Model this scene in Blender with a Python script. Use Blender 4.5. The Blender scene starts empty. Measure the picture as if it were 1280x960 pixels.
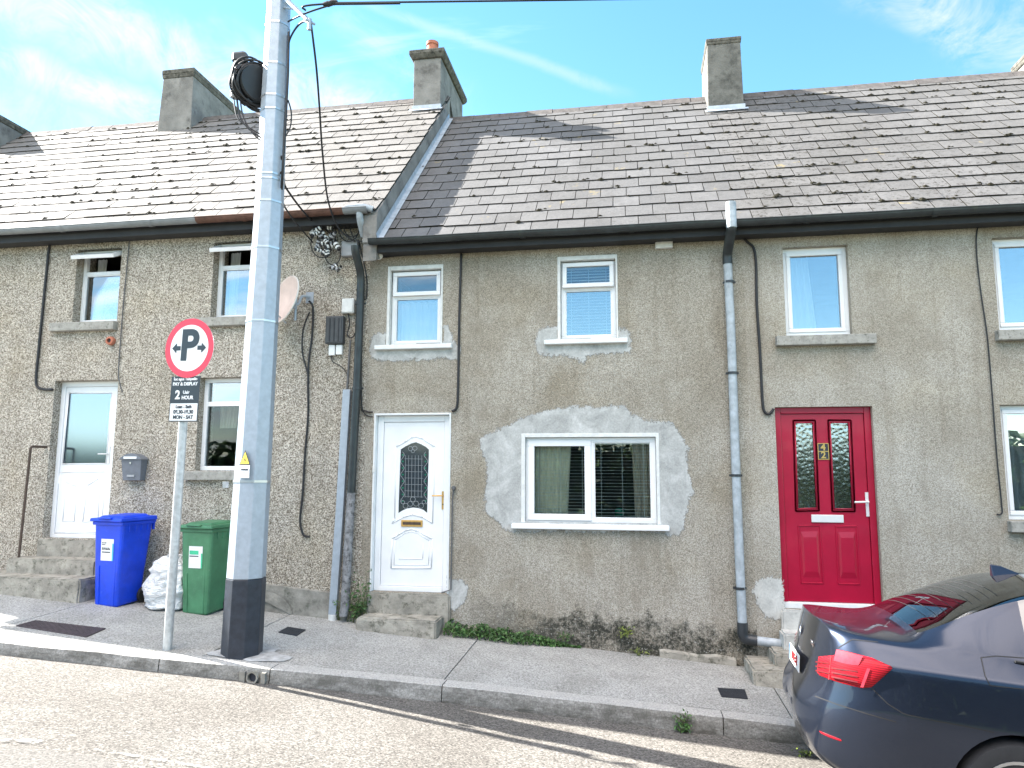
import bpy, bmesh, math, random
from math import sin, cos, pi, radians
from mathutils import Vector, Matrix, noise
from mathutils.bvhtree import BVHTree
from mathutils.geometry import tessellate_polygon
random.seed(7)
SC = bpy.context.scene
COL = SC.collection

# ------------------------------------------------------------------ camera
FPX = 890.0
CP, CY, CR = 0.124217, 0.167809, 0.0038006
CAM = Vector((0, -8.22546, 1.6))
_f = Vector((-sin(CY)*cos(CP), cos(CY)*cos(CP), sin(CP)))
_r0 = Vector((cos(CY), sin(CY), 0)); _u0 = _r0.cross(_f)
_r = _r0*cos(CR) + _u0*sin(CR); _u = -_r0*sin(CR) + _u0*cos(CR)
def ray(px, py): return _r*((px-640)/FPX) + _u*((480-py)/FPX) + _f
def aty(px, py, y=0.0):
    d = ray(px, py); return CAM + d*((y-CAM.y)/d.y)
def atx(px, py, x):
    d = ray(px, py); return CAM + d*((x-CAM.x)/d.x)
def atz(px, py, z):
    d = ray(px, py); return CAM + d*((z-CAM.z)/d.z)
def onplane(px, py, p0, n):
    d = ray(px, py); return CAM + d*((Vector(p0)-CAM).dot(n)/d.dot(n))
cam = bpy.data.cameras.new('camera'); camo = bpy.data.objects.new('camera', cam); COL.objects.link(camo)
cam.sensor_width = 36; cam.sensor_fit = 'HORIZONTAL'; cam.lens = FPX/1280*36
cam.clip_start = .05; cam.clip_end = 3000
M = Matrix((( _r.x, _u.x, -_f.x, CAM.x), (_r.y, _u.y, -_f.y, CAM.y), (_r.z, _u.z, -_f.z, CAM.z), (0, 0, 0, 1)))
camo.matrix_world = M
SC.camera = camo

# ------------------------------------------------------------------ ground heights
def cl(x): return max(-60, min(60, x))
def gz(x, y=0): return -0.215 - 0.07*(cl(x)+2.13) + 0.03*y
KERB = [(-60, -6.1), (-14, -2.75), (-9, -2.38), (-5.92, -2.15), (-4.6, -2.035), (-3.6, -1.94), (-2.6, -1.84), (-1.67, -1.755), (-.67, -1.70), (.3, -1.66), (1.1, -1.63), (3, -1.58), (7, -1.5), (14, -1.4), (60, -1.0)]
def kerb_y(x):
    for (a, b), (c, d) in zip(KERB, KERB[1:]):
        if a <= x <= c: return b + (d-b)*(x-a)/(c-a)
    return KERB[0][1] if x < 0 else KERB[-1][1]
def rz(x, y):
    d = min(9.0, max(0, -1.75-y))
    return -0.4075 - 0.07*(cl(x)+2.13) + 0.07*min(d, 4.0) + 0.03*max(0, d-4.0)
PAVE_P = (-2.13, 0, -0.215); PAVE_N = Vector((0.07, -0.03, 1))
def onpave(px, py): return onplane(px, py, PAVE_P, PAVE_N)
def onroad(px, py): return onplane(px, py, (-2.13, -1.75, -0.4075), Vector((0.07, 0.07, 1)))

# ------------------------------------------------------------------ mesh helpers
class MB:
    def __init__(s): s.v = []; s.f = []; s.m = []; s.t = []
    def vert(s, p): s.v.append(tuple(p)); return len(s.v)-1
    def face(s, idx, m=0, t=.5): s.f.append(tuple(idx)); s.m.append(m); s.t.append(t)
    def quad(s, a, b, c, d, m=0, t=.5):
        i = len(s.v); s.v += [tuple(a), tuple(b), tuple(c), tuple(d)]; s.face((i, i+1, i+2, i+3), m, t)
    def box(s, x0, x1, y0, y1, z0, z1, m=0, mat=None):
        P = [Vector((x, y, z)) for z in (z0, z1) for y in (y0, y1) for x in (x0, x1)]
        if mat is not None: P = [mat @ p for p in P]
        i = len(s.v); s.v += [tuple(p) for p in P]
        for f in ((0, 2, 3, 1), (4, 5, 7, 6), (0, 1, 5, 4), (2, 6, 7, 3), (0, 4, 6, 2), (1, 3, 7, 5)): s.face([i+k for k in f], m)
    def hexa(s, P, m=0):       # bottom 4 (ccw), top 4 (ccw)
        i = len(s.v); s.v += [tuple(p) for p in P]
        for f in ((3, 2, 1, 0), (4, 5, 6, 7), (0, 1, 5, 4), (1, 2, 6, 5), (2, 3, 7, 6), (3, 0, 4, 7)): s.face([i+k for k in f], m)
    def prism(s, poly, y0, y1, m=0, holes=(), ms=None):
        """outline in (x,z), extruded from y0 (front) to y1"""
        loops = [list(poly)] + [list(h) for h in holes]
        allp = [p for l in loops for p in l]
        tri = tessellate_polygon([[Vector((p[0], p[1], 0)) for p in l] for l in loops])
        a = len(s.v); s.v += [(p[0], y0, p[1]) for p in allp]
        b = len(s.v); s.v += [(p[0], y1, p[1]) for p in allp]
        for t in tri:
            p = [allp[k] for k in t]
            ar = (p[1][0]-p[0][0])*(p[2][1]-p[0][1]) - (p[1][1]-p[0][1])*(p[2][0]-p[0][0])
            t = t if ar > 0 else t[::-1]
            s.face([a+k for k in t], m); s.face([b+k for k in t[::-1]], m)
        o = 0
        for li, l in enumerate(loops):
            n = len(l)
            for k in range(n):
                s.face((a+o+k, b+o+k, b+o+(k+1) % n, a+o+(k+1) % n), m if ms is None else ms)
            o += n
    def tube(s, pts, r, n=8, m=0, cap=True, flat=1.0):
        pts = [Vector(p) for p in pts]
        rr = r if isinstance(r, (list, tuple)) else [r]*len(pts)
        up = None; rings = []
        for i, p in enumerate(pts):
            t = (pts[min(i+1, len(pts)-1)] - pts[max(i-1, 0)]).normalized()
            if up is None:
                up = Vector((0, 1, 0)) if abs(t.y) < .9 else Vector((1, 0, 0))
            a = (up - t*up.dot(t)).normalized(); b = t.cross(a); up = a
            i0 = len(s.v)
            for k in range(n):
                an = 2*pi*(k+.5)/n
                s.v.append(tuple(p + a*(cos(an)*rr[i]*flat) + b*(sin(an)*rr[i])))
            rings.append(i0)
        for a, b in zip(rings, rings[1:]):
            for k in range(n): s.face((a+k, a+(k+1) % n, b+(k+1) % n, b+k), m)
        if cap:
            s.face([rings[0]+k for k in range(n)][::-1], m); s.face([rings[-1]+k for k in range(n)], m)
    def lathe(s, prof, c, axis, n=20, m=0, close=False):
        """prof: list of (radius, height along axis)"""
        ax = Vector(axis).normalized(); a = ax.orthogonal().normalized(); b = ax.cross(a); c = Vector(c); rings = []
        for r, h in prof:
            i0 = len(s.v)
            for k in range(n):
                an = 2*pi*k/n; s.v.append(tuple(c + ax*h + (a*cos(an)+b*sin(an))*r))
            rings.append(i0)
        prs = list(zip(rings, rings[1:]))
        if close: prs.append((rings[-1], rings[0]))
        for p, q in prs:
            for k in range(n): s.face((p+k, p+(k+1) % n, q+(k+1) % n, q+k), m)
        if not close:
            s.face([rings[0]+k for k in range(n)][::-1], m); s.face([rings[-1]+k for k in range(n)], m)
    def add_mesh(s, me, mat, m=0):
        i = len(s.v); s.v += [tuple(mat @ v.co) for v in me.vertices]
        for p in me.polygons: s.face([i+k for k in p.vertices], m)
    def build(s, name, mats, parent=None, smooth=False, bevel=0, tint=False, auto=None):
        me = bpy.data.meshes.new(name); me.from_pydata(s.v, [], s.f)
        bm = bmesh.new(); bm.from_mesh(me); bmesh.ops.recalc_face_normals(bm, faces=bm.faces); bm.to_mesh(me); bm.free()
        if not isinstance(mats, (list, tuple)): mats = [mats]
        for x in mats: me.materials.append(x)
        me.polygons.foreach_set('material_index', s.m)
        if tint:
            at = me.attributes.new('tint', 'FLOAT', 'FACE'); at.data.foreach_set('value', s.t)
        if smooth: me.polygons.foreach_set('use_smooth', [True]*len(s.f))
        me.update()
        o = bpy.data.objects.new(name, me); COL.objects.link(o)
        if parent is not None: adopt(o, parent)
        if bevel:
            b = o.modifiers.new('bevel', 'BEVEL'); b.width = bevel; b.segments = 2; b.limit_method = 'ANGLE'; b.angle_limit = radians(40)
            b.harden_normals = False
        if smooth and auto:
            bm = bmesh.new(); bm.from_mesh(me)
            for e in bm.edges:
                if len(e.link_faces) == 2 and e.calc_face_angle(0) > radians(auto): e.smooth = False
            bm.to_mesh(me); bm.free()
        return o
def wmat(o):
    m_ = o.matrix_basis.copy()
    return wmat(o.parent) @ o.matrix_parent_inverse @ m_ if o.parent else m_
def adopt(o, parent):
    """parent a mesh authored in world coordinates: move its origin so it stays in place"""
    o.parent = parent
    o.matrix_parent_inverse = wmat(parent).inverted()
def tag(o, label=None, cat=None, group=None, kind=None):
    if label: o['label'] = label
    if cat: o['category'] = cat
    if group: o['group'] = group
    if kind: o['kind'] = kind
    return o
def thing(name, loc, label, cat, group=None):
    o = bpy.data.objects.new(name, None); o.empty_display_size = .2; COL.objects.link(o); o.location = loc
    return tag(o, label, cat, group)
def text_mesh(body, size, bold=0.0, spacing=1.0):
    c = bpy.data.curves.new('txt', 'FONT'); c.body = body; c.size = size; c.align_x = 'CENTER'; c.align_y = 'CENTER'
    c.offset = bold; c.space_character = spacing; c.extrude = .0015
    o = bpy.data.objects.new('txt', c); COL.objects.link(o)
    dg = bpy.context.evaluated_depsgraph_get()
    me = bpy.data.meshes.new_from_object(o.evaluated_get(dg))
    bpy.data.objects.remove(o); bpy.data.curves.remove(c)
    return me
def face_cam_mat(loc, rz_=0.0, roll=0.0):   # text plane facing -y
    return Matrix.Translation(loc) @ Matrix.Rotation(rz_, 4, 'Z') @ Matrix.Rotation(pi/2, 4, 'X') @ Matrix.Rotation(roll, 4, 'Z')

# ------------------------------------------------------------------ materials
def new_mat(name):
    m = bpy.data.materials.new(name); m.use_nodes = True
    nt = m.node_tree; b = nt.nodes['Principled BSDF']
    return m, nt, b
def N(nt, t, **kw):
    n = nt.nodes.new(t)
    for k, v in kw.items(): setattr(n, k, v)
    return n
def pos(nt, scale=(1, 1, 1)):
    g = N(nt, 'ShaderNodeTexCoord'); mp = N(nt, 'ShaderNodeMapping'); mp.inputs['Scale'].default_value = scale
    nt.links.new(g.outputs['Object'], mp.inputs['Vector']); return mp.outputs[0]
def wpos(nt, scale=(1, 1, 1), loc=(0, 0, 0)):
    g = N(nt, 'ShaderNodeNewGeometry'); mp = N(nt, 'ShaderNodeMapping'); mp.inputs['Scale'].default_value = scale; mp.inputs['Location'].default_value = loc
    nt.links.new(g.outputs['Position'], mp.inputs['Vector']); return mp.outputs[0]
def tex(nt, vec, scale, detail=3, rough=.6, dist=0.0):
    t = N(nt, 'ShaderNodeTexNoise'); t.inputs['Scale'].default_value = scale; t.inputs['Detail'].default_value = detail; t.inputs['Roughness'].default_value = rough
    t.inputs['Distortion'].default_value = dist
    nt.links.new(vec, t.inputs['Vector']); return t.outputs['Fac']
def ramp(nt, fac, stops):
    r = N(nt, 'ShaderNodeValToRGB'); e = r.color_ramp.elements
    while len(e) < len(stops): e.new(.5)
    for k, (p, c) in enumerate(stops):
        e[k].position = p; e[k].color = (c, c, c, 1) if isinstance(c, (int, float)) else (*c, 1)
    nt.links.new(fac, r.inputs[0]); return r.outputs[0]
def mixc(nt, fac, a, b, mode='MIX'):
    x = N(nt, 'ShaderNodeMix', data_type='RGBA', blend_type=mode)
    for s, v in ((x.inputs[0], fac), (x.inputs[6], a), (x.inputs[7], b)):
        if isinstance(v, (int, float)): s.default_value = v
        elif isinstance(v, tuple): s.default_value = (*v, 1)
        else: nt.links.new(v, s)
    return x.outputs[2]
def math_(nt, op, a, b=None, clamp=False):
    x = N(nt, 'ShaderNodeMath', operation=op); x.use_clamp = clamp
    for s, v in zip(x.inputs, (a, b)):
        if v is None: continue
        if isinstance(v, (int, float)): s.default_value = v
        else: nt.links.new(v, s)
    return x.outputs[0]
def bump(nt, b, h, strength=.5, dist=.01):
    n = N(nt, 'ShaderNodeBump'); n.inputs['Strength'].default_value = strength; n.inputs['Distance'].default_value = dist
    nt.links.new(h, n.inputs['Height']); nt.links.new(n.outputs[0], b.inputs['Normal'])
def simple(name, c, rough=.5, metal=0.0, var=.15, vscale=9.0, bmp=0.0, bscale=60.0, spec=.5, coat=0.0, dirt=None):
    m, nt, b = new_mat(name)
    v = wpos(nt)
    n1 = tex(nt, v, vscale, 4)
    lo = tuple(x*(1-var) for x in c); hi = tuple(min(1, x*(1+var)) for x in c)
    col = ramp(nt, n1, [(.3, lo), (.7, hi)])
    if dirt:
        d = ramp(nt, tex(nt, v, dirt[1], 5, .7), [(dirt[2], 0.0), (dirt[2]+.15, dirt[3])])
        col = mixc(nt, d, col, dirt[0])
    nt.links.new(col, b.inputs['Base Color'])
    b.inputs['Roughness'].default_value = rough; b.inputs['Metallic'].default_value = metal
    b.inputs['Specular IOR Level'].default_value = spec; b.inputs['Coat Weight'].default_value = coat; b.inputs['Coat Roughness'].default_value = .03
    if bmp: bump(nt, b, tex(nt, v, bscale, 4), bmp, .01)
    return m
def roughcast(name, dark, mid, light, grain, contrast, tone, stain=(.10, .10, .085), stainamt=.5, bstr=.8):
    """aggregate render: voronoi stones in a noise matrix, with large tonal blotches and damp marks"""
    m, nt, b = new_mat(name)
    v = wpos(nt)
    vo = N(nt, 'ShaderNodeTexVoronoi'); vo.inputs['Scale'].default_value = grain; nt.links.new(v, vo.inputs['Vector'])
    sep = N(nt, 'ShaderNodeSeparateColor'); nt.links.new(vo.outputs['Color'], sep.inputs[0])
    n2 = tex(nt, v, grain*.55, 3, .7)
    st = math_(nt, 'ADD', math_(nt, 'MULTIPLY', sep.outputs[0], contrast), math_(nt, 'MULTIPLY', n2, 1-contrast))
    col = ramp(nt, st, [(.18, dark), (.5, mid), (.82, light)])
    big = tex(nt, v, .9, 5, .62, .4)
    col = mixc(nt, ramp(nt, big, [(.38, 0.0), (.62, tone[1])]), col, tone[0], 'MULTIPLY')
    mid_ = tex(nt, wpos(nt, (1, 1, .55), (3, 1, 7)), 3.1, 5, .7)
    col = mixc(nt, ramp(nt, mid_, [(.52, 0.0), (.72, stainamt)]), col, stain)
    pv = N(nt, 'ShaderNodeTexVoronoi'); pv.inputs['Scale'].default_value = 30; nt.links.new(v, pv.inputs['Vector'])
    pit = math_(nt, 'MULTIPLY', ramp(nt, pv.outputs['Distance'], [(.16, 1.0), (.30, 0.0)]), ramp(nt, tex(nt, wpos(nt, (1, 1, .8), (1, 7, 3)), 1.6, 4, .6), [(.50, 0.0), (.66, .75)]))
    col = mixc(nt, pit, col, dark)
    strk = tex(nt, wpos(nt, (1, 1, .06), (6, 0, 2)), 9.0, 5, .7)
    col = mixc(nt, ramp(nt, strk, [(.52, 0.0), (.70, .5)]), col, (.70, .675, .63), 'MULTIPLY')
    warm = tex(nt, wpos(nt, (1, 1, 1), (11, 3, 5)), 1.3, 3, .5)
    col = mixc(nt, ramp(nt, warm, [(.5, 0.0), (.7, .6)]), col, (1.0, .965, .88), 'MULTIPLY')
    b.inputs['Roughness'].default_value = .95; b.inputs['Specular IOR Level'].default_value = .15
    nt.links.new(col, b.inputs['Base Color'])
    bump(nt, b, math_(nt, 'ADD', st, math_(nt, 'MULTIPLY', vo.outputs['Distance'], -.6)), bstr, .012)
    return m, nt, b, col
def add_base_damp(tup, z_lo_x, amt=.95):
    """dark algae and lime patches with ragged outlines low on the wall (a stain in the render itself)"""
    m, nt, b, col = tup
    g = N(nt, 'ShaderNodeNewGeometry'); s = N(nt, 'ShaderNodeSeparateXYZ'); nt.links.new(g.outputs['Position'], s.inputs[0])
    h = math_(nt, 'ADD', s.outputs[2], math_(nt, 'MULTIPLY', s.outputs[0], .07))      # height above sloping street
    n = tex(nt, wpos(nt, (1, 1, 1), (5, 0, 0)), 2.6, 6, .75)
    lim = math_(nt, 'SUBTRACT', math_(nt, 'MULTIPLY', n, 1.15), math_(nt, 'ADD', h, .56))
    blob = N(nt, 'ShaderNodeMapRange'); blob.inputs[1].default_value = -.02; blob.inputs[2].default_value = .1; nt.links.new(lim, blob.inputs[0])
    xm = N(nt, 'ShaderNodeMapRange'); xm.inputs[1].default_value = z_lo_x[0]; xm.inputs[2].default_value = z_lo_x[1]; nt.links.new(s.outputs[0], xm.inputs[0])
    f1 = tex(nt, wpos(nt), 26, 4, .8)
    k = math_(nt, 'MULTIPLY', math_(nt, 'MULTIPLY', blob.outputs[0], xm.outputs[0]), ramp(nt, math_(nt, 'ADD', math_(nt, 'MULTIPLY', f1, .55), math_(nt, 'MULTIPLY', tex(nt, wpos(nt, (1, 1, 1), (2, 2, 2)), 4.5, 4, .6), .45)), [(.40, .05), (.54, amt)]))
    col2 = mixc(nt, k, col, (.035, .037, .03))
    # pale lime flecks
    f2 = tex(nt, wpos(nt, (1, 1, 1), (9, 2, 4)), 34, 3, .6)
    lim2 = math_(nt, 'SUBTRACT', .75, h); 
    k2 = math_(nt, 'MULTIPLY', ramp(nt, f2, [(.60, 0.0), (.66, .8)]), math_(nt, 'MULTIPLY', lim2, .8, True), True)
    col3 = mixc(nt, k2, col2, (.5, .49, .45))
    nt.links.new(col3, b.inputs['Base Color'])
W = {}
t = roughcast('pebbledash', (.125, .10, .072), (.46, .415, .35), (.86, .80, .705), 98, .6, ((.78, .765, .74), .5), stain=(.25, .225, .19), stainamt=.35, bstr=1.0); W['wallL'] = t[0]
t = roughcast('render_warm_grey', (.19, .172, .14), (.415, .385, .33), (.63, .59, .52), 120, .45, ((.72, .69, .64), .85), stain=(.25, .22, .17), stainamt=.65, bstr=.7); add_base_damp(t, (-2.1, -.8)); W['wallM'] = t[0]
t = roughcast('render_pale_grey', (.22, .20, .165), (.44, .41, .357), (.63, .60, .535), 125, .42, ((.74, .715, .67), .85), stain=(.31, .278, .225), stainamt=.55, bstr=.6); add_base_damp(t, (9, 10)); W['wallR'] = t[0]
W['plaster'] = simple('new_plaster', (.44, .45, .435), .9, 0, .3, 7, .7, 11, .2, dirt=((.62, .63, .61), 3.2, .5, .7))
W['plinth'] = simple('plinth_concrete', (.27, .26, .23), .95, 0, .3, 8, .6, 40, .15, dirt=((.06, .07, .05), 5, .55, .8))
W['upvc'] = simple('white_upvc', (.80, .81, .82), .28, 0, .05, 4, 0, 0, .5, dirt=((.60, .60, .57), 16, .64, .45))
W['white_paint'] = simple('white_painted_reveal', (.72, .74, .74), .6, 0, .07, 10, .15, 60, .3)
W['white_dirty'] = simple('weathered_white', (.66, .67, .65), .6, 0, .1, 18, .1, 60, .3, dirt=((.35, .34, .3), 14, .62, .5))
W['sill'] = simple('concrete_sill', (.33, .32, .29), .9, 0, .25, 12, .6, 50, .2, dirt=((.07, .075, .055), 22, .55, .8))
W['step'] = simple('mossy_step_concrete', (.34, .32, .275), .95, 0, .3, 6, 1.0, 30, .15, dirt=((.07, .072, .05), 13, .52, .75))
W['stepw'] = simple('pale_painted_step', (.52, .52, .49), .85, 0, .2, 9, .6, 30, .2, dirt=((.2, .19, .16), 10, .6, .6))
W['dark'] = simple('interior_dark', (.035, .033, .03), .9, 0, .2, 3)
W['room'] = simple('room_wall', (.16, .15, .13), .9, 0, .2, 2)
W['gutter_black'] = simple('black_gutter', (.022, .028, .03), .38, 0, .4, 7, .1, 30, .5, dirt=((.06, .07, .03), 6, .6, .6))
W['fascia'] = simple('black_fascia', (.02, .02, .022), .6, 0, .3, 6)
W['gutter_grey'] = simple('grey_gutter', (.20, .215, .225), .5, 0, .2, 6, .1, 30)
W['gutter_rust'] = simple('rusty_gutter', (.12, .062, .045), .75, 0, .35, 9, .3, 40, .3)
W['pipe_grey'] = simple('silver_grey_pipe', (.36, .40, .43), .4, 0, .25, 12, .05, 30, .5, dirt=((.13, .15, .16), 16, .6, .6))
W['pipe_black'] = simple('black_pipe', (.03, .035, .04), .4, 0, .3, 9, .1, 40)
W['pipe_flaky'] = simple('flaking_pipe', (.24, .24, .245), .8, 0, .4, 14, .5, 40, .2, dirt=((.03, .03, .03), 20, .5, .8))
W['cable'] = simple('black_cable', (.015, .015, .017), .55, 0, .2, 9)
W['cable_grey'] = simple('grey_cable', (.10, .10, .10), .6, 0, .2, 9)
W['galv'] = simple('galvanised_steel', (.37, .42, .475), .45, .25, .10, 16, .05, 60, .5, dirt=((.50, .54, .58), 34, .64, .3))
W['galv_post'] = simple('galvanised_post', (.46, .48, .48), .5, .3, .2, 22, .1, 60, .5, dirt=((.25, .25, .25), 25, .6, .4))
W['navy'] = simple('navy_band_paint', (.022, .028, .04), .42, 0, .3, 14, .15, 50, .5, dirt=((.12, .12, .13), 40, .66, .4))
W['strap'] = simple('steel_strap', (.55, .56, .57), .35, .8, .1, 10)
W['red_door'] = simple('crimson_door', (.36, .004, .032), .38, 0, .10, 4, .06, 160, .4, coat=.15, dirt=((.50, .20, .22), 34, .70, .4))
W['chrome'] = simple('chrome', (.8, .8, .81), .2, 1.0, .05, 10)
W['satin'] = simple('satin_white_metal', (.75, .75, .74), .35, .2, .05, 10)
W['brass'] = simple('brass', (.75, .47, .16), .3, .85, .12, 30)
W['lead'] = simple('lead_came', (.36, .38, .40), .5, .3, .1, 30)
W['green_glass'] = simple('green_lead_glass', (.02, .20, .12), .15, 0, .2, 30)
W['black'] = simple('black_plastic', (.02, .022, .025), .45, 0, .2, 12)
W['charcoal'] = simple('charcoal_plastic', (.05, .055, .06), .5, 0, .2, 12)
W['greyplastic'] = simple('grey_plastic', (.33, .34, .35), .55, 0, .12, 20)
W['mailgrey'] = simple('grey_mailbox_paint', (.15, .165, .19), .42, .1, .12, 14)
W['terracotta'] = simple('terracotta', (.42, .15, .09), .8, 0, .2, 14, .3, 60)
W['chim'] = simple('chimney_render', (.24, .23, .215), .95, 0, .25, 4, .7, 40, .15, dirt=((.085, .08, .075), 3.5, .52, .7))
W['chim_dark'] = simple('chimney_render_dark', (.17, .165, .15), .95, 0, .3, 4, .7, 40, .15, dirt=((.06, .06, .055), 3.5, .5, .7))
W['cap'] = simple('chimney_cap', (.15, .14, .12), .95, 0, .35, 12, .7, 50, .15, dirt=((.04, .04, .035), 14, .5, .8))
W['flash'] = simple('lead_flashing', (.42, .47, .52), .45, .3, .15, 10)
W['ridge'] = simple('ridge_tile', (.11, .10, .095), .9, 0, .3, 10, .4, 50, .2, dirt=((.3, .28, .25), 9, .6, .5))
W['blind'] = simple('blind_slat', (.78, .80, .78), .5, 0, .05, 10)
W['curtain'] = simple('cream_curtain', (.86, .80, .62), .9, 0, .12, 8)
W['curtain_white'] = simple('white_curtain', (.75, .78, .8), .9, 0, .06, 8)
W['curtain_tan'] = simple('tan_curtain', (.55, .47, .37), .9, 0, .12, 8)
W['dish'] = simple('faded_dish_paint', (.60, .47, .41), .6, 0, .12, 7, .05, 40, .3)
W['dish_rim'] = simple('dish_rim', (.70, .68, .63), .6, 0, .1, 7)
W['bin_blue'] = simple('blue_bin_plastic', (.003, .052, .62), .42, 0, .18, 5, .08, 60, dirt=((.10, .17, .55), 22, .62, .5))
W['bin_green'] = simple('green_bin_plastic', (.06, .20, .10), .45, 0, .2, 5, .08, 60, dirt=((.16, .27, .18), 22, .6, .5))
W['rubber'] = simple('rubber', (.02, .02, .022), .75, 0, .2, 20)
W['sticker'] = simple('white_sticker', (.78, .79, .78), .4, 0, .04, 20)
W['st_cyan'] = simple('cyan_print', (.05, .45, .62), .4)
W['st_green'] = simple('green_print', (.05, .5, .27), .4)
W['ink'] = simple('dark_print', (.03, .035, .05), .5)
W['sign_red'] = simple('sign_red', (.75, .05, .09), .4, 0, .04, 8)
W['sign_white'] = simple('sign_white', (.82, .82, .82), .4, 0, .03, 8)
W['sign_black'] = simple('sign_black', (.025, .035, .045), .4, 0, .1, 8)
W['yellow'] = simple('warning_yellow', (.75, .55, .05), .5)
W['cover'] = simple('iron_cover', (.10, .08, .085), .6, .4, .2, 20, .8, 90)
W['cover_dark'] = simple('dark_iron_cover', (.03, .035, .045), .55, .4, .2, 20, .8, 90)
W['rail'] = simple('rusty_rail', (.09, .065, .05), .75, .3, .3, 30)
W['cement'] = simple('pale_cement_splash', (.40, .41, .41), .9, 0, .35, 12, .6, 30)
# rubbish bag: thin crinkled translucent film
m, nt, b = new_mat('white_bag_film'); W['bag'] = m
c = ramp(nt, tex(nt, wpos(nt, (1, 1, 2.2)), 7, 5, .7, 1.2), [(.3, (.62, .68, .70)), (.5, (.84, .85, .85)), (.72, (.90, .90, .89))]); nt.links.new(c, b.inputs['Base Color'])
b.inputs['Roughness'].default_value = .32
bump(nt, b, tex(nt, wpos(nt, (.8, .8, 1.7)), 9, 6, .6, 2.2), 1.0, .05)
# skim plaster: fades out raggedly towards its edge (attribute 'edge': 0 at the outline, 1 inside)
def skim(name, lo, mid, hi):
    m, nt, b = new_mat(name); v = wpos(nt)
    c = ramp(nt, math_(nt, 'ADD', math_(nt, 'MULTIPLY', tex(nt, v, 4.5, 6, .65, .8), .7), math_(nt, 'MULTIPLY', tex(nt, v, 60, 3, .6), .3)), [(.34, lo), (.5, mid), (.66, hi)])
    nt.links.new(c, b.inputs['Base Color']); b.inputs['Roughness'].default_value = .92; b.inputs['Specular IOR Level'].default_value = .2
    a = N(nt, 'ShaderNodeAttribute', attribute_name='edge')
    n_ = math_(nt, 'ADD', math_(nt, 'MULTIPLY', tex(nt, v, 11, 5, .7), .6), math_(nt, 'MULTIPLY', tex(nt, v, 48, 4, .75), .4))
    al = ramp(nt, math_(nt, 'ADD', a.outputs['Fac'], math_(nt, 'MULTIPLY', math_(nt, 'SUBTRACT', n_, .5), 2.4)), [(.26, 0.0), (.46, 1.0)])
    nt.links.new(al, b.inputs['Alpha'])
    bump(nt, b, tex(nt, wpos(nt, (1, 1, .5)), 9, 5, .6, 1.2), .6, .02)
    return m
W['skim'] = skim('grey_skim_plaster', (.28, .285, .275), (.415, .42, .405), (.57, .575, .56)); W['skim_pale'] = skim('pale_paint_splash', (.40, .40, .38), (.52, .52, .49), (.60, .60, .57))
# window glass
def glass(name, refl, tint=(.9, .95, .95), rough=0.0, wob=0.0, gcol=(.95, .97, 1)):
    m = bpy.data.materials.new(name); m.use_nodes = True; nt = m.node_tree; nt.nodes.clear()
    out = N(nt, 'ShaderNodeOutputMaterial'); tr = N(nt, 'ShaderNodeBsdfTransparent'); gl = N(nt, 'ShaderNodeBsdfGlossy'); mx = N(nt, 'ShaderNodeMixShader'); fr = N(nt, 'ShaderNodeFresnel')
    fr.inputs[0].default_value = 1.5; gl.inputs['Roughness'].default_value = rough; tr.inputs[0].default_value = (*tint, 1); gl.inputs[0].default_value = (*gcol, 1)
    f = math_(nt, 'ADD', fr.outputs[0], refl, True)
    nt.links.new(f, mx.inputs[0]); nt.links.new(tr.outputs[0], mx.inputs[1]); nt.links.new(gl.outputs[0], mx.inputs[2]); nt.links.new(mx.outputs[0], out.inputs[0])
    bn = N(nt, 'ShaderNodeBump'); bn.inputs['Strength'].default_value = .05 if not wob else wob; bn.inputs['Distance'].default_value = .01
    if wob:
        vo = N(nt, 'ShaderNodeTexVoronoi', feature='SMOOTH_F1'); vo.inputs['Scale'].default_value = 28; nt.links.new(wpos(nt), vo.inputs['Vector']); nt.links.new(vo.outputs['Distance'], bn.inputs['Height'])
    else: nt.links.new(tex(nt, wpos(nt), 1.5, 1), bn.inputs['Height'])
    nt.links.new(bn.outputs[0], gl.inputs['Normal'])
    return m
W['glass'] = glass('window_glass', .25)
W['glass_low'] = glass('clear_window_glass', .0)
W['glass_mid'] = glass('vent_glass', .10)
W['glass_obs'] = glass('obscure_glass', .32, (.5, .55, .55), .12, .16)
W['glass_car'] = glass('tinted_car_glass', .12, (.10, .12, .12))
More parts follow.
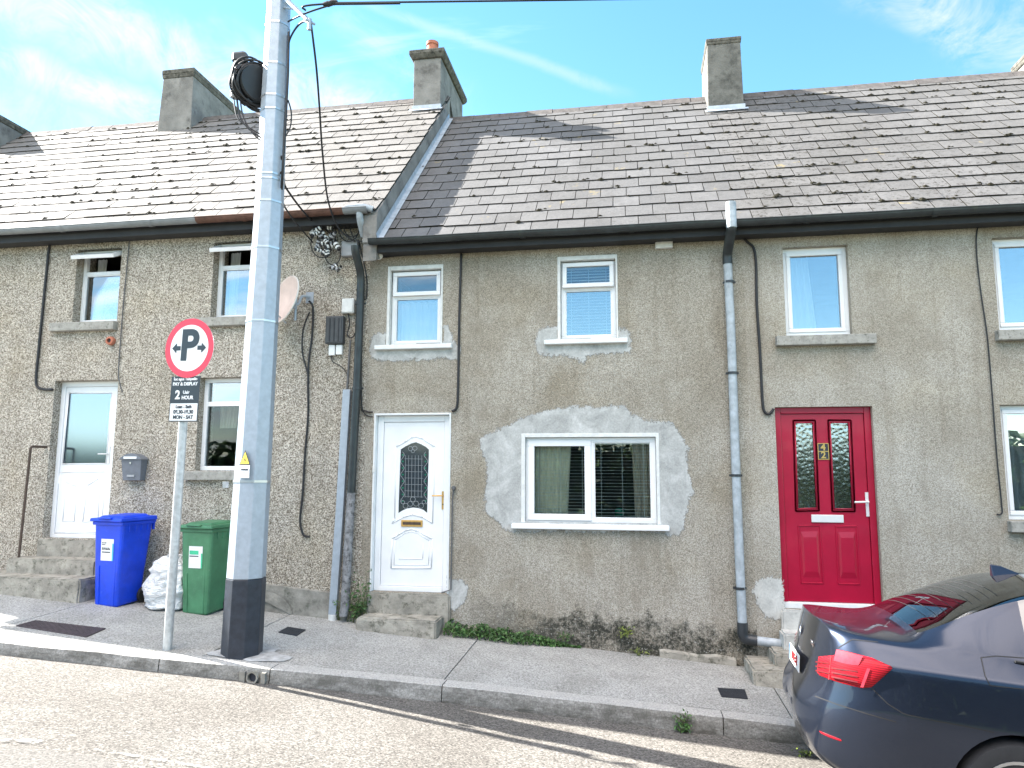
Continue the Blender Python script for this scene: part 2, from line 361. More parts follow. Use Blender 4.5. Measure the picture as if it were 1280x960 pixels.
# slates
def slate_mat(name, base, moss_amt, seed):
    m, nt, b = new_mat(name)
    a = N(nt, 'ShaderNodeAttribute', attribute_name='tint')
    v = wpos(nt, (1, 1, 1), (seed, 0, 0))
    col = ramp(nt, a.outputs['Fac'], [(0.0, tuple(x*.82 for x in base)), (.5, base), (1.0, tuple(min(1, x*1.14) for x in base))])
    col = mixc(nt, ramp(nt, tex(nt, v, 7, 5, .7), [(.35, 0.0), (.7, .55)]), col, tuple(x*.62 for x in base))
    col = mixc(nt, ramp(nt, tex(nt, v, 45, 3, .7), [(.52, 0.0), (.7, .4)]), col, tuple(min(1, x*1.5) for x in base))
    big = tex(nt, v, .55, 4, .6)
    mo = math_(nt, 'MULTIPLY', ramp(nt, tex(nt, v, 16, 5, .8), [(.54, 0.0), (.61, 1.0)]), ramp(nt, big, [(.42, 0.0), (.60, moss_amt)]))
    col = mixc(nt, mo, col, (.035, .03, .025))
    ye = math_(nt, 'MULTIPLY', ramp(nt, tex(nt, wpos(nt, (1, 1, 1), (2+seed, 8, 3)), 3.2, 4, .7), [(.66, 0.0), (.72, .45)]), 1.0)
    col = mixc(nt, ye, col, (.32, .25, .10))
    col = mixc(nt, ramp(nt, tex(nt, wpos(nt, (1, .5, .5), (seed, 5, 1)), 1.1, 5, .6), [(.38, 0.0), (.64, .6)]), col, (.72, .71, .68), 'MULTIPLY')
    nt.links.new(col, b.inputs['Base Color']); b.inputs['Roughness'].default_value = .82; b.inputs['Specular IOR Level'].default_value = .3
    bump(nt, b, tex(nt, v, 30, 5, .7), .5, .01)
    return m
W['slateL'] = slate_mat('lichened_slate', (.172, .163, .154), .7, 0)
W['slateM'] = slate_mat('grey_slate', (.128, .126, .126), .4, 13)
W['slateR'] = slate_mat('mossy_grey_slate', (.137, .133, .130), 1.0, 5)
W['moss'] = simple('dark_moss', (.028, .026, .018), .95, 0, .4, 30, .6, 60, .1)
# paving / kerb / road
m, nt, b = new_mat('pavement_concrete'); W['pave'] = m
v = wpos(nt)
c = ramp(nt, tex(nt, v, 55, 4, .85), [(.36, (.16, .16, .15)), (.5, (.36, .355, .335)), (.66, (.60, .595, .565))])
c = mixc(nt, ramp(nt, tex(nt, v, 1.6, 5, .65, .5), [(.4, 0.0), (.65, .6)]), c, (.62, .62, .60), 'MULTIPLY')
c = mixc(nt, ramp(nt, tex(nt, wpos(nt, (1, 1, 1), (4, 4, 0)), 11, 5, .8), [(.62, 0.0), (.72, .5)]), c, (.09, .09, .075))
nt.links.new(c, b.inputs['Base Color']); b.inputs['Roughness'].default_value = .92; bump(nt, b, tex(nt, v, 90, 4, .7), .5, .01)
m, nt, b = new_mat('kerb_concrete'); W['kerb'] = m
c = ramp(nt, tex(nt, v := wpos(nt), 60, 4, .75), [(.3, (.22, .215, .20)), (.5, (.43, .42, .395)), (.72, (.62, .61, .58))])
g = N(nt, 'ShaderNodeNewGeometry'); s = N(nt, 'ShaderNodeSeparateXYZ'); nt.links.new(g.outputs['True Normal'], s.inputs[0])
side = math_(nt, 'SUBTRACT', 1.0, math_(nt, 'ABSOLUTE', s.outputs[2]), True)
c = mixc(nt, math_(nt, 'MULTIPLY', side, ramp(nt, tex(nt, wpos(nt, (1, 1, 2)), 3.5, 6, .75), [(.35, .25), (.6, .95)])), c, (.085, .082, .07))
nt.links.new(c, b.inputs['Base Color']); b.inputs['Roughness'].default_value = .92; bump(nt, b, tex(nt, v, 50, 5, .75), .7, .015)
m, nt, b = new_mat('worn_asphalt_chippings'); W['road'] = m
v = wpos(nt)
vo = N(nt, 'ShaderNodeTexVoronoi'); vo.inputs['Scale'].default_value = 85; nt.links.new(v, vo.inputs['Vector'])
sp = N(nt, 'ShaderNodeSeparateColor'); nt.links.new(vo.outputs['Color'], sp.inputs[0])
st = math_(nt, 'ADD', math_(nt, 'MULTIPLY', sp.outputs[0], .6), math_(nt, 'MULTIPLY', tex(nt, v, 40, 4, .8), .4))
c = ramp(nt, st, [(.12, (.03, .028, .025)), (.30, (.10, .094, .085)), (.58, (.158, .149, .135)), (.88, (.275, .26, .238))])
c = mixc(nt, ramp(nt, tex(nt, v, .8, 5, .6, .6), [(.42, 0.0), (.62, .55)]), c, (.68, .66, .64), 'MULTIPLY')
nt.links.new(c, b.inputs['Base Color']); b.inputs['Roughness'].default_value = .9; b.inputs['Specular IOR Level'].default_value = .25; bump(nt, b, st, .7, .012)
m, nt, b = new_mat('worn_road_paint'); W['roadpaint'] = m; W['road_old'] = simple('older_asphalt', (.125, .118, .108), .92, 0, .55, 55, .7, 60, .25, dirt=((.24, .23, .21), 70, .56, .6))
al = ramp(nt, tex(nt, wpos(nt), 14, 6, .8), [(.46, 0.0), (.58, .75)])
b.inputs['Base Color'].default_value = (.5, .49, .46, 1); b.inputs['Roughness'].default_value = .8; nt.links.new(al, b.inputs['Alpha'])
W['ground'] = simple('rough_grass_ground', (.07, .10, .04), .95, 0, .4, 2, .6, 12, .1)
# leaves
def leaf(name, c, var=.45):
    m, nt, b = new_mat(name)
    a = N(nt, 'ShaderNodeAttribute', attribute_name='tint')
    nt.links.new(ramp(nt, a.outputs['Fac'], [(0, tuple(x*(1-var) for x in c)), (1, tuple(x*(1+var) for x in c))]), b.inputs['Base Color'])
    b.inputs['Roughness'].default_value = .55; b.inputs['Subsurface Weight'].default_value = 0
    return m
W['leaf'] = leaf('weed_leaf', (.055, .12, .03)); W['leaf_y'] = leaf('yellow_green_leaf', (.16, .20, .035)); W['leaf_d'] = leaf('hedge_leaf', (.05, .085, .025))
W['stem'] = simple('weed_stem', (.10, .12, .05), .8)
# car
m, nt, b = new_mat('dark_blue_grey_metallic'); W['paint'] = m
fl = N(nt, 'ShaderNodeTexVoronoi'); fl.inputs['Scale'].default_value = 900; nt.links.new(pos(nt), fl.inputs['Vector'])
c = ramp(nt, fl.outputs['Distance'], [(0, (.015, .021, .038)), (1, (.027, .036, .060))]); nt.links.new(c, b.inputs['Base Color'])
b.inputs['Metallic'].default_value = .75; b.inputs['Roughness'].default_value = .28; b.inputs['Coat Weight'].default_value = 1.0; b.inputs['Coat Roughness'].default_value = .015; b.inputs['Coat IOR'].default_value = 1.36
m, nt, b = new_mat('tail_lamp_red'); W['lamp_red'] = m
st = N(nt, 'ShaderNodeTexWave', wave_type='BANDS', bands_direction='Z'); st.inputs['Scale'].default_value = 24; st.inputs['Distortion'].default_value = .4; nt.links.new(pos(nt), st.inputs['Vector'])
c = ramp(nt, st.outputs['Fac'], [(0.2, (.15, .002, .006)), (.8, (.36, .006, .016))]); nt.links.new(c, b.inputs['Base Color'])
b.inputs['Specular IOR Level'].default_value = .22; b.inputs['Roughness'].default_value = .42; b.inputs['Coat Weight'].default_value = .0; b.inputs['Coat Roughness'].default_value = .12
W['lamp_bright'] = simple('tail_lamp_lens', (.38, .03, .05), .5, 0, .2, 40, spec=.2, coat=.0)
W['lamp_dark'] = simple('dark_red_lamp_rib', (.10, .002, .005), .4)
W['lamp_clear'] = simple('headlamp_lens', (.5, .52, .55), .08, .3, .1, 20, coat=1.0)
W['seam'] = simple('panel_gap', (.008, .008, .009), .8)
W['rim'] = simple('alloy_rim', (.55, .56, .58), .3, .8, .08, 10)
W['plate_white'] = simple('plate_white', (.8, .8, .78), .4)
W['plate_red'] = simple('plate_red_print', (.35, .01, .015), .5)
W['badge_blue'] = simple('badge_blue', (.02, .10, .35), .3)
# ------------------------------------------------------------------ sky and sun
SUN_EL, SUN_AZ = 36.0, 12.5
w = bpy.data.worlds.new('World'); SC.world = w; w.use_nodes = True; nt = w.node_tree
bg = nt.nodes['Background']
sky = N(nt, 'ShaderNodeTexSky', sky_type='NISHITA'); sky.sun_disc = False
sky.sun_elevation = radians(SUN_EL); sky.sun_rotation = math.atan2(-cos(radians(SUN_AZ)), sin(radians(SUN_AZ)))
sky.air_density = 1.0; sky.dust_density = .03; sky.ozone_density = 1.4; sky.altitude = 50
tc = N(nt, 'ShaderNodeTexCoord'); d0 = tc.outputs['Generated']
sp = N(nt, 'ShaderNodeSeparateXYZ'); nt.links.new(d0, sp.inputs[0])
# project the view direction on a cloud layer so wisps stretch towards the horizon
zz = math_(nt, 'ADD', sp.outputs[2], .12)
cx = math_(nt, 'DIVIDE', sp.outputs[0], zz); cy = math_(nt, 'DIVIDE', sp.outputs[1], zz)
cv = N(nt, 'ShaderNodeCombineXYZ'); nt.links.new(cx, cv.inputs[0]); nt.links.new(cy, cv.inputs[1])
mp = N(nt, 'ShaderNodeMapping'); mp.inputs['Scale'].default_value = (.45, 1.5, 1); mp.inputs['Rotation'].default_value = (0, 0, radians(128)); mp.inputs['Location'].default_value = (.35, .2, 0)
nt.links.new(cv.outputs[0], mp.inputs['Vector'])
n1 = tex(nt, mp.outputs[0], 1.5, 6, .66, .6)
mp2 = N(nt, 'ShaderNodeMapping'); mp2.inputs['Scale'].default_value = (.5, .5, 1); mp2.inputs['Location'].default_value = (1.7, 3.1, 0); nt.links.new(cv.outputs[0], mp2.inputs['Vector'])
n2 = tex(nt, mp2.outputs[0], .8, 4, .5)
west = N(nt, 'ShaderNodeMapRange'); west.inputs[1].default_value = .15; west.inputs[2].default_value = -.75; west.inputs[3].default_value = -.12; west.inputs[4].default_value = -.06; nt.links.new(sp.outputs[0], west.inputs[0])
south = N(nt, 'ShaderNodeMapRange'); south.inputs[1].default_value = .74; south.inputs[2].default_value = .92; south.inputs[3].default_value = 0; south.inputs[4].default_value = .3; nt.links.new(math_(nt, 'ADD', math_(nt, 'MULTIPLY', sp.outputs[1], -.5), math_(nt, 'MULTIPLY', sp.outputs[2], .866)), south.inputs[0])  # extra cloud cover behind the camera, out of view, added to raise ambient light
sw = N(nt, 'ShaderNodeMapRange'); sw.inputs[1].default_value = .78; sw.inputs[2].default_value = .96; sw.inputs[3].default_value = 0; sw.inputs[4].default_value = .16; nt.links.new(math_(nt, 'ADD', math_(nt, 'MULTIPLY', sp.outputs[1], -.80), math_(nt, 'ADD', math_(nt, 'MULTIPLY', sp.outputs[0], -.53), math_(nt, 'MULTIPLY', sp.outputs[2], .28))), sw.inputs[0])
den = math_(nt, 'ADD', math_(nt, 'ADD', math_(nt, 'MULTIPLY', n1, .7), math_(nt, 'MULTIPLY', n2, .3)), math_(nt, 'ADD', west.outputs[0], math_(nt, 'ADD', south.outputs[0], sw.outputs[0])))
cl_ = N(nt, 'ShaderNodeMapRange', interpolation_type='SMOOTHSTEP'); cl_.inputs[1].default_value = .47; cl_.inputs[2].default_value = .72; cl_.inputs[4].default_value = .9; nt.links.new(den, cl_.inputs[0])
hs = N(nt, 'ShaderNodeHueSaturation'); hs.inputs['Saturation'].default_value = 1.18; hs.inputs['Hue'].default_value = .485; nt.links.new(sky.outputs[0], hs.inputs['Color'])
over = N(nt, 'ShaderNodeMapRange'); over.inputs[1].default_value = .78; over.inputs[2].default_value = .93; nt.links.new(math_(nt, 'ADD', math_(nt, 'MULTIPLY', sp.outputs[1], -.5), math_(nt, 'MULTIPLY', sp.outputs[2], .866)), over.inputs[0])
nrm_ = N(nt, 'ShaderNodeVectorMath', operation='NORMALIZE'); nt.links.new(d0, nrm_.inputs[0])
cover_ = 0.0
wa = tex(nt, d0, 5.0, 4, .62, .6); wb = tex(nt, d0, 11, 5, .7, 1.2)
def streak(A, B, w_, reach, amt, lo):
    """a long cirrus streak along the great circle through two directions of the real sky"""
    a, b = ray(*A).normalized(), ray(*B).normalized(); n_ = a.cross(b).normalized(); mid = (a+b).normalized()
    def dot(v):
        x = N(nt, 'ShaderNodeVectorMath', operation='DOT_PRODUCT'); nt.links.new(nrm_.outputs[0], x.inputs[0]); x.inputs[1].default_value = v; return x.outputs['Value']
    d_ = math_(nt, 'ABSOLUTE', math_(nt, 'ADD', dot(n_), math_(nt, 'MULTIPLY', math_(nt, 'SUBTRACT', wa, .5), w_*2.2)))
    m1 = N(nt, 'ShaderNodeMapRange', interpolation_type='SMOOTHSTEP'); m1.inputs[1].default_value = w_; m1.inputs[2].default_value = 0; nt.links.new(d_, m1.inputs[0])
    m2 = N(nt, 'ShaderNodeMapRange', interpolation_type='SMOOTHSTEP'); m2.inputs[1].default_value = cos(reach); m2.inputs[2].default_value = cos(reach*.6); nt.links.new(dot(mid), m2.inputs[0])
    return math_(nt, 'MULTIPLY', math_(nt, 'MULTIPLY', m1.outputs[0], m2.outputs[0]), math_(nt, 'MULTIPLY', ramp(nt, wb, [(lo, 0.0), (lo+.3, 1.0)]), amt))
for a_ in (((-160, -50), (330, 118), .065, .46, .8, .33), ((60, 105), (180, 150), .035, .14, .8, .35), ((-60, 130), (120, 170), .05, .25, .35, .36), ((470, 8), (760, 112), .011, .20, .26, .2), ((370, -10), (520, 95), .045, .2, .28, .4), ((1120, -20), (1290, 60), .06, .15, .65, .38), ((1100, 10), (1300, 80), .03, .16, .4, .38)):
    cover_ = math_(nt, 'MAXIMUM', cover_, streak(*a_))
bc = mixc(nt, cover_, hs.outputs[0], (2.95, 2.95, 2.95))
bc = mixc(nt, cl_.outputs[0], bc, mixc(nt, over.outputs[0], (5.2, 5.4, 5.6), (16.4, 14.7, 13.8)))     # bright unseen cloud high overhead, added as fill light
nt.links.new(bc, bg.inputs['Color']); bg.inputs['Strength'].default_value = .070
sun = bpy.data.lights.new('sun', 'SUN'); sun.energy = 4.6; sun.angle = radians(.53); sun.color = (1, .955, .89)
so = bpy.data.objects.new('sun', sun); COL.objects.link(so)
ldir = Vector((cos(radians(SUN_EL))*cos(radians(SUN_AZ)), -cos(radians(SUN_EL))*sin(radians(SUN_AZ)), -sin(radians(SUN_EL))))
so.rotation_euler = ldir.to_track_quat('-Z', 'Y').to_euler(); so.location = (-10, 4, 12)
SC.view_settings.view_transform = 'Standard'; SC.view_settings.look = 'None'; SC.view_settings.gamma = 1; SC.view_settings.use_curve_mapping = False
SC.view_settings.exposure = 2.58
SC.render.engine = 'CYCLES'; SC.cycles.max_bounces = 6; SC.cycles.diffuse_bounces = 3; SC.cycles.transparent_max_bounces = 10; SC.cycles.use_denoising = True; SC.cycles.caustics_reflective = False; SC.cycles.caustics_refractive = False

# ------------------------------------------------------------------ setting: road, kerb, pavement, ground
def frange(a, b, n): return [a+(b-a)*k/n for k in range(n+1)]
XS = sorted(set([-60, -40, -25] + frange(-16, 16, 64) + [25, 40, 60]))
mb = MB()
YS = [0, .12, .4, .8, 1.3, 1.9, 2.6, 3.4, 4.2, 5, 6.5, 8.5, 11]
def road_pt(x, k):
    y0 = kerb_y(x)+.05; y = y0-YS[k]
    return (x, y, rz(x, y) + .006*noise.noise((x*1.3, y*1.3, 0)))
for a, b in zip(XS, XS[1:]):
    for k in range(len(YS)-1): mb.quad(road_pt(a, k), road_pt(a, k+1), road_pt(b, k+1), road_pt(b, k))
tag(mb.build('road', W['road'], smooth=True), kind='structure')
# pavement with sawn joints: slabs of concrete separated by 8 mm gaps
KW = .17
joints = [-60, -30, -12, -9.3, -6.35, -4.05, -1.745, 1.32, 4.1, 7, 12, 30, 60]
mb = MB()
for a, b in zip(joints, joints[1:]):
    xs = frange(a+.006, b-.006, max(2, min(16, int((b-a)/.35))))
    nY = 7
    for p, q in zip(xs, xs[1:]):
        for k in range(nY):
            def pt(x, kk):
                y = 0.05 + (kerb_y(x)+KW+.004-.05)*kk/nY
                return (x, y, gz(x, y) + .006*noise.noise((x*.9, y*1.1, 3)))
            mb.quad(pt(p, k), pt(p, k+1), pt(q, k+1), pt(q, k))
    # skirts in the joint
    for x in (xs[0], xs[-1]):
        for k in range(nY):
            A, B = pt(x, k), pt(x, k+1); mb.quad(A, B, (B[0], B[1], B[2]-.05), (A[0], A[1], A[2]-.05))
tag(mb.build('pavement', W['pave'], smooth=False), kind='structure')
mb = MB()   # bed under the joints
for a, b in zip(XS, XS[1:]): mb.quad((a, .05, gz(a)-.03), (a, kerb_y(a)+.1, gz(a, kerb_y(a))-.03), (b, kerb_y(b)+.1, gz(b, kerb_y(b))-.03), (b, .05, gz(b)-.03))
tag(mb.build('pavement_bed', W['cover_dark']), kind='structure')
# kerb with rounded arris
mb = MB()
KJ = [-11.4, -9.1, -6.7, -4.35, -3.30, -1.72, .72, 3.1, 5.5]
kx = sorted(set([j+s for j in KJ for s in (-.004, .004)] + [-60, -35, -20] + frange(-16, 16, 110) + [25, 60]))
def kerb_ring(x):
    y = kerb_y(x); z = gz(x, y+.1) ; wob = .012*noise.noise((x*2.1, 0, 5)) + .006*noise.noise((x*7, 0, 1))
    zz_ = .005*noise.noise((x*3, 4, 0)) + .004
    rough = .03*max(0, noise.noise((x*5, 9, 2))) if x > .75 else 0
    return [(x, y+KW, z+.05*.03+zz_), (x, y+.016, z-.001+zz_), (x, y+.004+wob+rough, z-.008+zz_-rough*.6), (x, y-.004+wob+rough, z-.045), (x, y-.012+wob, z-.12), (x, y-.014, z-.32)]
for a, b in zip(kx, kx[1:]):
    if any(abs((a+b)/2-j) < .003 for j in KJ): continue
    A, B = kerb_ring(a), kerb_ring(b)
    for k in range(5): mb.quad(A[k], A[k+1], B[k+1], B[k])
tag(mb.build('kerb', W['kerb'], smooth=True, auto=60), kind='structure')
mb = MB()
for a, b in ((-400, -60), (-60, 60), (60, 400)):
    for c, d in ((-400, -60), (-60, 0), (0, 60), (60, 400)):
        P = [(x, y, -1.0 - .07*(cl(x)+2.13) + (.55 if y < -14 else 0)) for x, y in ((a, c), (b, c), (b, d), (a, d))]
        mb.quad(*P)
tag(mb.build('ground', W['ground']), kind='structure')
mb = MB()
for a, b in zip(XS, XS[1:]):
    ya, yb = kerb_y(a)-10.9, kerb_y(b)-10.9
    P = [(a, ya, rz(a, ya)), (b, yb, rz(b, yb)), (b, -60, rz(b, yb)+.3), (a, -60, rz(a, ya)+.3)]
    mb.quad(*P)
tag(mb.build('verge', W['ground']), kind='structure')
# painted parking-bay remnants and a patch seam on the road
mb = MB()
def road_strip(p, q, wpx):
    P = [onroad(*p), onroad(*q)]
    d = (P[1]-P[0]); d.z = 0; d.normalize(); nrm = Vector((-d.y, d.x, 0))*wpx/2
    L = [P[0]+(P[1]-P[0])*k/8 for k in range(9)]
    for A, B in zip(L, L[1:]):
        Q = [A-nrm, B-nrm, B+nrm, A+nrm]
        mb.quad(*[(v.x, v.y, rz(v.x, v.y)+.011) for v in Q])
for p, q, wd in (((-70, 918), (12, 927), .07), ((22, 926), (48, 930), .07), ((118, 939), (262, 962), .035), ((300, 966), (420, 985), .05)): road_strip(p, q, wd)
tag(mb.build('road_marking', W['roadpaint']), kind='structure')

mb = MB(); P = [onroad(*p) for p in ((-90, 925), (-10, 933), (58, 940), (122, 948), (150, 962), (190, 1080), (60, 1120), (-120, 1100))]
c0_ = onroad(20, 1010); cI = mb.vert((c0_.x, c0_.y, rz(c0_.x, c0_.y)+.012)); L_ = []
for a, b in zip(P, P[1:]+P[:1]):
    for k in range(6):
        p = a+(b-a)*k/6; p.x += .03*noise.noise((p.x*6, p.y*6, 1)); p.y += .03*noise.noise((p.x*6, p.y*6, 9)); L_.append(mb.vert((p.x, p.y, rz(p.x, p.y)+.012)))
for k in range(len(L_)): mb.face((cI, L_[k], L_[(k+1) % len(L_)]))
tag(mb.build('road_patch', W['road_old']), kind='structure')
# ------------------------------------------------------------------ leaves (used by weeds and the hedge)
def leaf_quads(mb, c, size, rng, up=.3, m=0):
    n = Vector((rng.uniform(-1, 1), rng.uniform(-1.2, .6), rng.uniform(-.2, 1)+up)).normalized()
    a = n.orthogonal().normalized(); b = n.cross(a); an = rng.uniform(0, 6.28)
    u = a*cos(an)+b*sin(an); v = n.cross(u); L = size*rng.uniform(.7, 1.3); Wd = L*rng.uniform(.4, .6)
    t = rng.random()
    mid = c + n*L*.08
    i = len(mb.v); mb.v += [tuple(c-u*L*.5), tuple(mid-v*Wd*.5), tuple(c+u*L*.5-n*L*.1), tuple(mid+v*Wd*.5)]
    mb.face((i, i+1, i+2, i+3), m, t)
# the planted bank across the street that the panes and the car mirror
rng = random.Random(3); mb = MB()
for k in range(5200):
    x = rng.uniform(-26, 26); y = -16.5 - rng.uniform(0, 1.6); base = rz(x, -13); h = (3.0 if x > -7 else 2.5) - base + .5*noise.noise((x*.35, 0, 0)) + .4*noise.noise((x*1.1, 4, 0))
    z = base + h*(1-rng.random()**1.6)
    leaf_quads(mb, Vector((x, y + (.5 if z < base+h*.7 else 0)*rng.random(), z)), .42, rng)
for a, b in zip(frange(-26, 25, 51), frange(-25, 26, 51)):
    h = (2.6 if a > -7 else 2.1) - rz(a, -13) + .5*noise.noise((a*.35, 0, 0)); mb.box(a, b+.02, -18.2, -17.1, rz(a, -13)-.6, rz(a, -13)+h, 1)
tag(mb.build('hedge', [W['leaf_d'], W['moss']], tint=True), kind='stuff', label='leafy green bank across the street', cat='hedge')

# ------------------------------------------------------------------ houses
TAN = math.tan(radians(44.6)); RIDGE_Y = 3.1; EAVE_Y = -.22
def eave_z(h): return {'L': 4.80, 'M': 4.40}[h]
def roof_z(h, y): return eave_z(h) + TAN*(y-EAVE_Y)
def onroof(h, px, py): return onplane(px, py, (0, EAVE_Y, eave_z(h)), Vector((0, -TAN, 1)))

def wall_mesh(parent, x0, x1, ztop, mat, openings, gable=(False, False), plinth=None):
    """front leaf with window and door openings and reveals, plus back wall, ends, floors and ceiling; openings: (x0,x1,z0,z1)"""
    mb = MB(); zb = -1.9
    xs = sorted(set([x0, x1]+[v for o in openings for v in o[:2]])); zs = sorted(set([zb, ztop]+[v for o in openings for v in o[2:4]]))
    for a, b in zip(xs, xs[1:]):
        for c, d in zip(zs, zs[1:]):
            if any(o[0] <= (a+b)/2 <= o[1] and o[2] <= (c+d)/2 <= o[3] for o in openings): continue
            mb.quad((a, 0, c), (b, 0, c), (b, 0, d), (a, 0, d)); mb.quad((a, .35, c), (b, .35, c), (b, .35, d), (a, .35, d), 1)
    for a, b, c, d in openings:
        mb.quad((a, 0, c), (a, .35, c), (a, .35, d), (a, 0, d)); mb.quad((b, 0, c), (b, .35, c), (b, .35, d), (b, 0, d))
        mb.quad((a, 0, d), (b, 0, d), (b, .35, d), (a, .35, d)); mb.quad((a, 0, c), (b, 0, c), (b, .35, c), (a, .35, c))
    yb = RIDGE_Y*2
    for x in (x0+.004, x1-.004):
        i = len(mb.v); mb.v += [(x, 0, zb), (x, yb, zb), (x, yb, ztop), (x, 0, ztop)]; mb.face((i, i+1, i+2, i+3))
        i = len(mb.v); mb.v += [(x, 0, ztop), (x, yb, ztop), (x, RIDGE_Y, ztop+RIDGE_Y*TAN-.02)]; mb.face((i, i+1, i+2))
    mb.quad((x0, yb, zb), (x1, yb, zb), (x1, yb, ztop), (x0, yb, ztop))
    g = gz((x0+x1)/2)
    for z, k in ((g+.25, 1), (g+2.72, 1), (ztop-.03, 1)): mb.quad((x0, .35, z), (x1, .35, z), (x1, yb, z), (x0, yb, z), k)
    mb.quad((x0+.02, 3.6, g), (x1-.02, 3.6, g), (x1-.02, 3.6, ztop-.05), (x0+.02, 3.6, ztop-.05), 1)
    return mb.build('wall', [mat, W['room']], parent)

REF = 0.11; SHARED = (-8.0, 1.28)
def slate_roof(parent, x0, x1, hk, mat, seed, mossp, xoff=0.0):
    rng = random.Random(seed); mb = MB()
    sl = (RIDGE_Y-EAVE_Y)/cos(math.atan(TAN)); n = 16; ex = sl/n
    cz, sz = sin(math.atan(TAN)), cos(math.atan(TAN))
    U = Vector((0, sz, cz)); Nn = Vector((0, -cz, sz)); O = Vector((0, EAVE_Y, eave_z(hk)))
    def P(x, s, h): return O + Vector((x, 0, 0)) + U*s + Nn*h
    # sarking deck under the slates, front and back, and a back slope
    mb.quad(P(x0, 0, -.03), P(x1, 0, -.03), P(x1, sl, -.03), P(x0, sl, -.03), 1)
    mb.quad((x0, RIDGE_Y, roof_z(hk, RIDGE_Y)-.03), (x1, RIDGE_Y, roof_z(hk, RIDGE_Y)-.03), (x1, 2*RIDGE_Y-EAVE_Y, eave_z(hk)-.03), (x0, 2*RIDGE_Y-EAVE_Y, eave_z(hk)-.03), 0)
    w_ = .315
    for r in range(n):
        s0 = r*ex - (.035 if r == 0 else 0)
        rowj = rng.uniform(-.004, .004)
        k_ = math.floor((x0-REF)/w_)-1
        while True:
            x = REF + k_*w_ + (w_/2 if r % 2 else 0) + .02*sin(r*12.9); ww = w_; k_ += 1
            if x > x1: break
            jl, jr = (.018*noise.noise((q_*7.31, r*3.17, 2)) for q_ in (k_, k_+1))
            a, b = x+.004+jl, x+ww-.004+jr; cen = x+ww/2
            if x0 not in SHARED: a = max(x0, a)
            elif cen < x0: continue
            if x1 not in SHARED: b = min(x1, b)
            elif cen >= x1: continue
            if b-a > .04:
                j = rng.gauss(0, .006)+rowj; j2 = j + rng.gauss(0, .004); hh = .019 + rng.uniform(-.003, .007); t = min(1, max(0, rng.gauss(.5, .22)))
                top = s0 + ex*1.12
                A, B, C, D = P(a, s0+j, hh), P(b, s0+j2, hh), P(b, top, .008), P(a, top, .008)
                i = len(mb.v); mb.v += [tuple(q) for q in (A, B, C, D, P(a, s0+j, hh-.015), P(b, s0+j2, hh-.015), P(b, top, -.005), P(a, top, -.005))]
                for f, mm in (((0, 1, 2, 3), 0), ((4, 5, 1, 0), 1), ((0, 3, 7, 4), 1), ((1, 5, 6, 2), 1)): mb.face([i+k for k in f], mm, t)
                if rng.random() < mossp(x, r)*1.25:
                    for q in range(rng.choice((1, 2, 3, 4))):
                        c = P(a + rng.uniform(-.02, .05) + q*rng.uniform(.01, .05), s0 + rng.uniform(-.01, .05), hh-.004); rr = rng.uniform(.012, .044)
                        k0 = len(mb.v); sides = 6
                        for k in range(sides):
                            an = 2*pi*k/sides; rad = rr*rng.uniform(.7, 1.3)
                            mb.v.append(tuple(c + Vector((cos(an)*rad, 0, 0)) + U*(sin(an)*rad*.8)))
                        mb.v.append(tuple(c + Nn*rr*.55))
                        for k in range(sides): mb.face((k0+k, k0+(k+1) % sides, k0+sides), 1, .5)
    return mb.build('roof', [mat, W['moss']], parent, tint=True)

def ridge_cap(parent, x0, x1, hk, mat):
    mb = MB(); x = x0; rng = random.Random(int(x0*10)); z = roof_z(hk, RIDGE_Y)
    while x < x1-.02:
        b = min(x1, x+.45); j = rng.uniform(-.008, .008)
        pr = [(-.15, -.125), (-.04, .012), (0, .035), (.04, .012), (.15, -.125)]
        for (y0, z0), (y1, z1) in zip(pr, pr[1:]):
            mb.quad((x, RIDGE_Y+y0, z+z0+j), (b-.008, RIDGE_Y+y0, z+z0+j), (b-.008, RIDGE_Y+y1, z+z1+j), (x, RIDGE_Y+y1, z+z1+j))
        for xx in (x, b-.008): mb.face([mb.vert((xx, RIDGE_Y+yy, z+zz_+j)) for yy, zz_ in pr])
        x = b
    return mb.build('ridge_capping', mat, parent)

def gutter(parent, segs, zc, mat, yc=-.30, r=.062):
    """half round gutter, segs: list of (x0,x1,material index)"""
    mb = MB()
    for x0, x1, mi in segs:
        n = 8; xs = frange(x0, x1, max(1, int((x1-x0)/.6)))
        for a, b in zip(xs, xs[1:]):
            for k in range(n):
                t0, t1 = pi+pi*k/n, pi+pi*(k+1)/n
                za = zc + .008*noise.noise((a, 0, 0)); zb_ = zc + .008*noise.noise((b, 0, 0))
                for rr in (r, r-.006):
                    mb.quad((a, yc+rr*cos(t0), za+rr*sin(t0)), (b, yc+rr*cos(t0), zb_+rr*sin(t0)), (b, yc+rr*cos(t1), zb_+rr*sin(t1)), (a, yc+rr*cos(t1), za+rr*sin(t1)), mi)
            mb.tube([(a, yc-r, za), (b, yc-r, zb_)], .007, 5, mi); 
        for x in xs[1:-1:2]:      # jointing sleeves
            for k in range(n):
                t0, t1 = pi+pi*k/n, pi+pi*(k+1)/n; rr = r+.008
                mb.quad((x-.03, yc+rr*cos(t0), zc+rr*sin(t0)), (x+.03, yc+rr*cos(t0), zc+rr*sin(t0)), (x+.03, yc+rr*cos(t1), zc+rr*sin(t1)), (x-.03, yc+rr*cos(t1), zc+rr*sin(t1)), mi)
    return mb.build('gutter', mat, parent)

